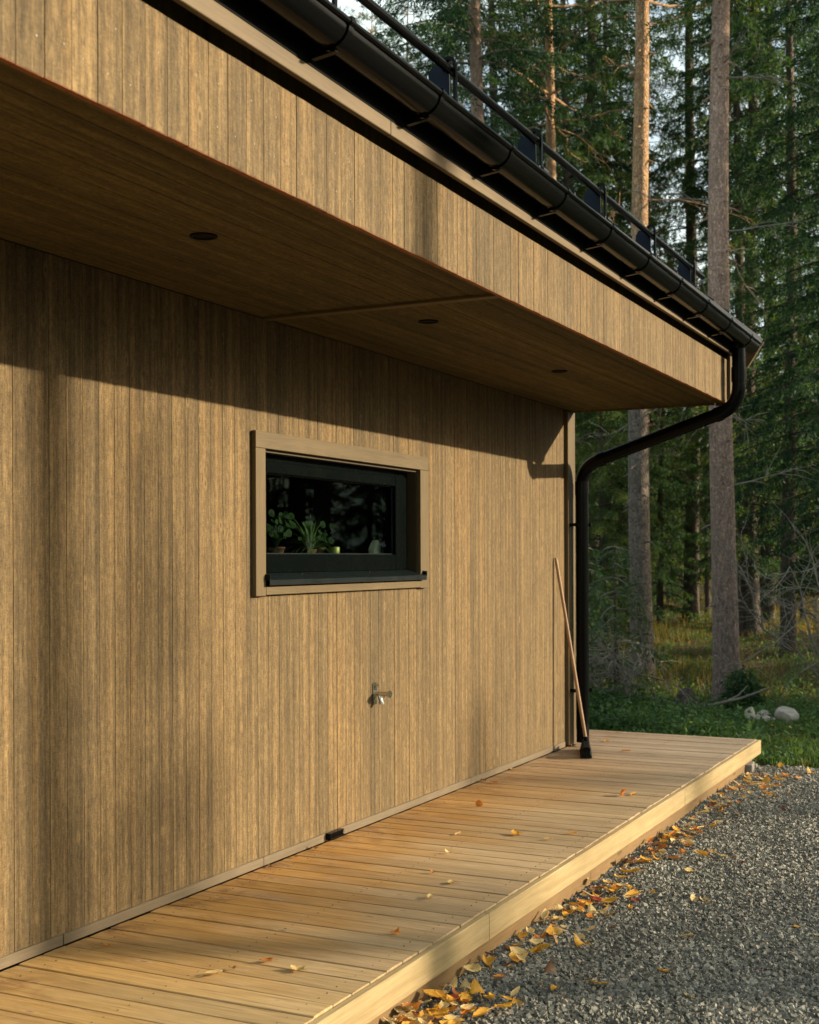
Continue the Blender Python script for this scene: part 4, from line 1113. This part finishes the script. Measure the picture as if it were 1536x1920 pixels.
# the wood behind
lab = {'s1': 'full green spruce in the wood behind the house', 's2': 'slim green spruce in the wood behind the house', 's3': 'tall spruce with bare lower trunk in the wood behind the house',
       's4': 'low bushy spruce in the wood behind the house', 's5': 'tall thin spruce with dead lower branches in the wood behind the house', 'p1': 'tall pine with a high crown in the wood behind the house', 'p2': 'pine with a loose crown in the wood behind the house'}
back = [(700, 30, 'p2', .95), (770, 27, 'p2', .9), (850, 26, 's2', .95), (930, 24, 's1', .95), (985, 29, 's1', .9), (1065, 24, 's2', 1.0), (1135, 27, 's1', .85), (1130, 21, 's4', .50),
        (1240, 27, 's4', .62), (1165, 31, 's2', .9), (1215, 25, 'p2', .72), (1262, 36, 's4', .55), (1325, 30, 's2', .50), (1388, 24, 's1', .85), (1483, 21, 's2', .95), (1545, 25, 's1', .7), (1585, 19, 's1', .9), (1500, 34, 's5', .6),
        (1460, 36, 's4', .55), (1280, 42, 's4', .5), (1345, 44, 's5', .5), (1100, 36, 's5', .9), (1220, 44, 's4', .6), (1030, 36, 'p1', .9), (1410, 46, 's4', .55), (1560, 36, 's4', .6), (1155, 50, 's4', .7),
        (900, 36, 's1', .7), (780, 38, 's4', .6), (1310, 55, 's4', .5), (1440, 56, 's4', .6), (1240, 60, 's4', .6), (1370, 62, 's4', .6), (1110, 58, 's4', .8), (1520, 60, 's4', .7), (1190, 68, 's4', .7), (1480, 72, 's4', .8), (1340, 74, 's4', .8), (1270, 80, 's4', .8), (1415, 80, 's4', .8),
        (1250, 33, 'b1', .75), (1290, 38, 'b2', .9), (1170, 37, 'b1', .8), (1325, 36, 'b2', .9), (1460, 31, 'b1', .8), (1500, 27, 'b2', .9), (1420, 38, 'b1', .8), (1375, 33, 'b2', .85), (1125, 31, 'b2', .9), (1550, 31, 'b1', .9)]
short = {'s1': 'full green spruce', 's2': 'slim spruce', 's3': 'tall spruce', 's4': 'low bushy spruce', 's5': 'thin half bare spruce', 'p1': 'tall pine', 'p2': 'loose crowned pine', 'b1': 'yellow green tree', 'b2': 'small yellow green tree'}
lab['b1'] = 'yellow green broadleaf tree in the wood behind the house'; lab['b2'] = 'small yellow green broadleaf tree in the wood behind the house'
def zone(px, zc):
    a = 'above the roof edge left of the orange pines' if px < 880 else 'between the leftmost grey trunk and the orange pine' if px < 1029 else 'between the two orange pines' if px < 1207 else \
        'between the pine behind the downpipe and the thick pinkish trunk' if px < 1357 else 'between the thick pinkish trunk and the close dark pair' if px < 1440 else 'right of the close dark pair of trunks'
    return ('nearer ' if zc < 30 else '' if zc < 48 else 'far '), a
for px, zc, kd, sc in back:
    x, y = at(px, zc); plant_tree({'p': 'pine_tree', 'b': 'birch_tree', 's': 'spruce_tree'}[kd[0]], PROTO[kd], x, y, zone(px, zc)[0] + short[kd] + ' ' + zone(px, zc)[1], kd + ' trees', sc, rnd.uniform(0, 6.28))
for o in SC.objects:
    if o.get('group', '') in [k_ + ' trees' for k_ in PROTO]: o['group'] = 'woodland trees like: ' + lab[o['group'][:2]].split(' in the')[0]
# wood outside the view: it shades the forest edge and darkens the reflections; the sun's corridor over the house stays open
out = [(5.4, 20.4, 'q'), (6.3, 18.2, 'q'), (4.3, 17.2, 'q'), (3.6, 16, 's1'), (5.6, 15.5, 's2'), (7.2, 17.5, 's1'), (9.5, 20, 's3'),  # the short 'q' spruces are unseen, added to shade the lower trunks
       (26, 33, 's1'), (8.8, 17.0, 's4'),
       (14, -3.5, 's4'), (16, -9, 's4'), (20, -2, 's1'), (24, 3, 's4'), (27, 7, 's1'), (22, -8, 's2'), (30, -1, 's3')]
sx, sy = SUN.x / math.hypot(SUN.x, SUN.y), SUN.y / math.hypot(SUN.x, SUN.y)
shade_belt = []  # unseen spruces, added to block low sky and dim the wall's foot
for t_, kd_, sc_ in ((50, 's4', .98), (56, 's4', 1.05), (62, 's1', .92)):
    for k_ in range(15):
        s_ = -22 + 2.9 * k_ + rnd.uniform(-.7, .7); shade_belt.append((sx * t_ - sy * s_ + rnd.uniform(-1, 1), sy * t_ + sx * s_ + rnd.uniform(-1, 1), kd_, sc_ * rnd.uniform(.92, 1.20)))
for x, y, kd_, sc_ in shade_belt:
    plant_tree('spruce_tree', PROTO[kd_], x, y, 'unseen spruce across the gravel yard, added to block low sky', 'unseen spruces added across the yard', sc_, rnd.uniform(0, 6.28), z=GZ)
for x, y, kd in out:
    plant_tree('spruce_tree', PROTO['s4' if kd == 'q' else kd], x, y, 'unseen spruce of the surrounding wood, placed for shade beside the gravel yard', 'spruces around the yard', .46 if kd == 'q' else rnd.uniform(.85, 1.1), rnd.uniform(0, 6.28))
# one bare-stemmed pine whose trunk draws the soft upright shadow on the wall
tt_ = 20.0; sx, sy = SUN.x / math.hypot(SUN.x, SUN.y), SUN.y / math.hypot(SUN.x, SUN.y)
plant_tree('pine_tree', conifer(31, 22, 12.5, 2.0, .8, .15, 'pine', stubs=20), 0 + sx * tt_, 3.66 + sy * tt_, 'lone tall pine standing far out beyond the gravel yard', None, 1, 0)

# small spruce with dead lower twigs behind the deck, sapling, dead bush, stump
fol_g = mat_foliage('grey green spruce needles', [(0.050, 0.085, 0.045), (0.085, 0.125, 0.060), (0.14, 0.17, 0.085)], .35)
sm = conifer(41, 1.9, .15, .8, 1.0, .028, bare=16, dz=.17, leafK=6, sparse=.25, crown=fol_g)
x, y = at(1160, 14.2); plant_tree('young_spruce', sm, x, y, 'thin young spruce with grey dead twigs right of the downpipe', None, 1.0, 0)
x, y = at(1105, 16.5); plant_tree('young_spruce', conifer(42, 1.9, .2, .6, 1.3, .022, bare=12, dz=.17, leafK=6, sparse=.45), x, y, 'green young spruce half hidden behind the downpipe', None, 1.0, 0)
x, y = at(1398, 14.2); plant_tree('spruce_sapling', conifer(43, .62, .04, .24, 3.0, .010, dz=.07, leafK=5), x, y, 'small blue green spruce sapling at the foot of the thick pinkish trunk', None, 1.0, 0)
def deadbush(seed, n, L, up):
    q = np.random.RandomState(seed); mb = MB()
    def grow(p, d, l, r, lev):
        n_ = 6; P = [p.copy()]
        for i in range(n_):
            d = norm(d + q.normal(0, .22, 3)); p = p + d * l / n_; P.append(p.copy())
        mb.tube(P, np.linspace(r, r * .45, n_ + 1), 6, cap=False)
        if lev > 0:
            for i in range(2, n_ + 1):
                for k_ in range(2 if lev > 1 else 1): grow(P[i], norm(d + q.normal(0, .75, 3)), l * q.uniform(.3, .6), r * .5, lev - 1)
    for i in range(n): grow(np.zeros(3), norm(np.array([q.normal(0, .6), q.normal(0, .6), up])), L * q.uniform(.7, 1.1), .014, 2)
    return mb.mesh('branches', twigm)
def single(name, me, x, y, label, cat, z=None, rz=0, sc=1.0, group=None):
    o = D.objects.new(name, me); COL.objects.link(o)
    o.location = (x, y, float(hgt(np.array(x), np.array(y))) if z is None else z); o.rotation_euler.z = rz; o.scale = (sc,) * 3
    return tag(o, label, cat, group)
x, y = at(1570, 13.5); single('dead_bush', deadbush(51, 8, 1.8, 1.1), x, y, 'leafless twisted grey bush at the right edge of the view', 'bush')
x, y = at(1175, 13.6); single('dead_bush', deadbush(52, 4, .75, .8), x, y, 'low tangle of grey dead twigs behind the deck right of the downpipe', 'bush')
mb = MB(); q = random.Random(8)
mb.tube([(0, 0, -.05), (0, 0, .05), (.01, 0, .13), (.03, .0, .20), (.05, .01, .24)], [.19, .15, .12, .09, .03], 9)
for i in range(9):
    a = q.uniform(0, 6.28); mb.tube([(math.cos(a) * .08, math.sin(a) * .08, .12), (math.cos(a) * .2, math.sin(a) * .2, .03), (math.cos(a) * q.uniform(.3, .5), math.sin(a) * .42, -.03)], [.04, .03, .012], 7)
x, y = at(1285, 14.3); single('tree_stump', mb.mesh('tree_stump', bark_s), x, y, 'dark rotten stump with roots between the two thick trunks', 'stump')
mb = MB(); mb.tube([(-.45, 0, .03), (-.1, .02, .09), (.3, 0, .20), (.62, -.04, .33)], [.022, .020, .015, .008], 8)
mb.tube([(.1, .01, .14), (.25, .1, .22), (.33, .2, .32)], [.010, .008, .004], 6)
x, y = at(1335, 13.6); single('fallen_branch', mb.mesh('fallen_branch', twigm), x, y, 'bare fallen branch slanting against the foot of the thick trunk', 'branch')

# rocks
def rock(seed, a, b, c):
    q = np.random.RandomState(seed); import bmesh
    bm = bmesh.new(); bmesh.ops.create_icosphere(bm, subdivisions=3, radius=1.0)
    ax = norm(q.normal(size=(9, 3))); hh = q.uniform(.55, .85, 9)
    for v in bm.verts:
        p = np.array(v.co)
        for u_, h_ in zip(ax, hh):
            d = p @ u_
            if d > h_: p = p - u_ * (d - h_) * .85
        v.co = Vector(p * np.array([a, b, c]) * (1 + .03 * math.sin(7 * p[0] + 5 * p[1])))
    me = D.meshes.new('rock'); bm.to_mesh(me); bm.free(); me.materials.append(rockm); return me
rockm = mat_simple('pale field stone', (0.40, 0.36, 0.30), 0.9, 0.2, 0.25, 14)
for i, (px, py, a, b, c, lb) in enumerate(((1407, 1347, .075, .09, .10, 'pale boulder standing upright, leftmost of the rock row in the grass'), (1428, 1352, .11, .10, .055, 'flat pale boulder in front, second from the left of the rock row'),
        (1432, 1340, .085, .08, .07, 'grey boulder at the back of the rock row'), (1447, 1355, .05, .05, .04, 'smallest pale stone low between the boulders in the grass'), (1474, 1349, .135, .12, .12, 'largest pale boulder at the right of the rock row'))):
    x, y = at(px, 12.9 + .25 * (i == 2)); single('boulder', rock(60 + i, a, b, c), x, y, lb, 'rock', None, i * 1.3, 1.0, 'row of pale boulders in the grass')
    D.objects[-1]
for o in SC.objects:
    if o.name.startswith('boulder'): o.location.z += o.dimensions.z * .32

# ------------------------------------------------------------------ grass, weeds, dry grass, needle litter
def blades(n, xr, yr, hmin, hmax, wd, mat, name, mask=None, bend=.5, seed=0):
    q = np.random.RandomState(seed); x = q.uniform(*xr, n); y = q.uniform(*yr, n)
    if mask is not None:
        k_ = mask(x, y, q.uniform(size=n)); x, y = x[k_], y[k_]
    n = len(x); z = hgt(x, y); a = q.uniform(0, 6.283, n); h = q.uniform(hmin, hmax, n) * (1 + .5 * np.sin(x * 1.7 + y) * np.sin(y * 1.3)); b = q.uniform(.1, 1, n) * bend * h
    w_ = wd * q.uniform(.6, 1.4, n); dx, dy = np.cos(a), np.sin(a); sx_, sy_ = -dy, dx
    p0 = np.stack([x - sx_ * w_, y - sy_ * w_, z - .01], 1); p1 = np.stack([x + sx_ * w_, y + sy_ * w_, z - .01], 1)
    m1 = np.stack([x + dx * b * .35 + sx_ * w_ * .8, y + dy * b * .35 + sy_ * w_ * .8, z + h * .6], 1); m0 = np.stack([x + dx * b * .35 - sx_ * w_ * .8, y + dy * b * .35 - sy_ * w_ * .8, z + h * .6], 1)
    t_ = np.stack([x + dx * b, y + dy * b, z + h * .95], 1)
    V = np.stack([p0, p1, m1, m0, t_], 1).reshape(-1, 3); I = np.arange(n)[:, None] * 5
    mb = MB(); mb.add(V, I + np.array([[0, 1, 2, 3]])); mb2 = I + np.array([[3, 2, 4]])
    mb.f.append(mb2); mb.m.append(np.zeros(n, int)); mb.sm.append(np.zeros(n, bool))
    return tag(mb.build(name, mat), kind='stuff')
g_green = mat_foliage('green grass blade', [(0.050, 0.090, 0.026), (0.110, 0.175, 0.042), (0.22, 0.26, 0.070)], .35)
g_gold = mat_foliage('dry golden grass blade', [(0.045, 0.065, 0.018), (0.16, 0.125, 0.030), (0.36, 0.235, 0.055), (0.50, 0.34, 0.11)], .35)
g_weed = mat_foliage('weed leaf', [(0.036, 0.088, 0.036), (0.090, 0.170, 0.050), (0.21, 0.27, 0.070)], .35)
def vis(x, y): return x < 3.24 - .153 * y + 2.5
def edgeg(x, y, u):
    ok = (y > 10.25) | ((x > 2.2) & (y > 10.0)); nz = .5 + .5 * np.sin(x * 2.1 + 1.1) * np.sin(y * 2.7 + x)
    return ok & vis(x, y) & (u < np.clip(.05 + .75 * nz, 0, 1)) & ~((x > -.1) & (x < 1.1) & (y > 11.6) & (y < 12.2) & (u > .25))
blades(90000, (-7, 5), (10.1, 15.5), .03, .12, .0032, g_green, 'grass', edgeg, .8, 71)
def goldm(x, y, u):
    nz = np.sin(x * .9 + 2) * np.sin(y * .55 + x * .4) + .5 * np.sin(x * 2.3) * np.sin(y * 1.7)
    return vis(x, y) & (u < np.clip((y - 14.6) / 2.5, 0, 1) * np.clip(.22 + .75 * nz, .04, 1))
blades(190000, (-11, 7), (14.0, 34), .07, .25, .0048, g_gold, 'dry_grass', goldm, .9, 72)
# broad-leaved weeds: clusters of little leaves on low mounds
def weeds(n, name, fx_, seed):
    q = np.random.RandomState(seed); cx, cy, cr, ch = fx_(q, n); K = 34
    X = np.repeat(cx, K); Y = np.repeat(cy, K); Rr = np.repeat(cr, K); Hh = np.repeat(ch, K); m = n * K
    a = q.uniform(0, 6.283, m); rr = np.sqrt(q.uniform(size=m)) * Rr; x = X + rr * np.cos(a); y = Y + rr * np.sin(a)
    z = hgt(x, y) + Hh * (1 - (rr / Rr) ** 2) * q.uniform(.25, 1, m) + .015
    C = np.stack([x, y, z], 1); d = norm(np.stack([np.cos(a), np.sin(a), q.uniform(-.5, .9, m)], 1) + q.normal(0, .5, (m, 3)))
    mb = MB(); diamonds(C, d, norm(np.cross(d, q.normal(size=(m, 3)) + np.array([0, 0, 1.2]))), q.uniform(.03, .075, m), q.uniform(.007, .017, m), mb)
    return tag(mb.build(name, g_weed), kind='stuff')
def wf(q, n):
    x = q.uniform(-6, 4, n); y = 10.35 + q.uniform(0, 1, n) ** 1.3 * 4.0; k_ = y > 10.3
    h = q.uniform(.03, .22, n) * np.clip(.5 + .6 * np.sin(x * 1.9) * np.sin(y * 2.4), .15, 1) + .16 * np.clip(np.exp(-((y - 12.9) / .8) ** 2), 0, 1) * q.uniform(.2, 1, n) * (x < .4)
    h = np.where((x > .0) & (y > 11.3), np.minimum(h, .035), h)
    return x, y, q.uniform(.07, .17, n), h
weeds(1300, 'ground_cover', wf, 73)
def wf3(q, n):
    c = np.array([(-1.2, 11.3), (-.7, 11.7), (-.2, 11.9), (-1.6, 12.2), (-2.2, 11.8), (.55, 11.4), (-1.0, 13.0), (-2.8, 12.8)])
    k_ = q.randint(0, len(c), n); return c[k_, 0] + q.normal(0, .20, n), c[k_, 1] + q.normal(0, .16, n), q.uniform(.08, .20, n), q.uniform(.10, .36, n)
weeds(420, 'low_shrubs', wf3, 75)
def wf2(q, n):
    x = q.uniform(-7, 3.5, n); y = 13.2 + 15 * q.uniform(0, 1, n) ** 1.6; return x, y, q.uniform(.1, .3, n), q.uniform(.05, .26, n)
weeds(1300, 'undergrowth', wf2, 74)
# fallen leaves and litter spots in the grass
for i in range(34):
    y = r_.uniform(10.25, 13.2); x = r_.uniform(-3.5, 3.24 - .153 * y + .3)
    if y < 10.4 and x < 1.3: continue
    put_leaf(x, y, float(hgt(np.array(x), np.array(y))) + .035, r_.choice(['yellow', 'pale', 'yellow', 'orange']), r_.randrange(4), r_.uniform(.8, 1.4), r_.uniform(0, 6), 'fallen leaf caught in the green grass beyond the deck', 'leaves in the grass', r_.uniform(-.5, .5), r_.uniform(-.5, .5))
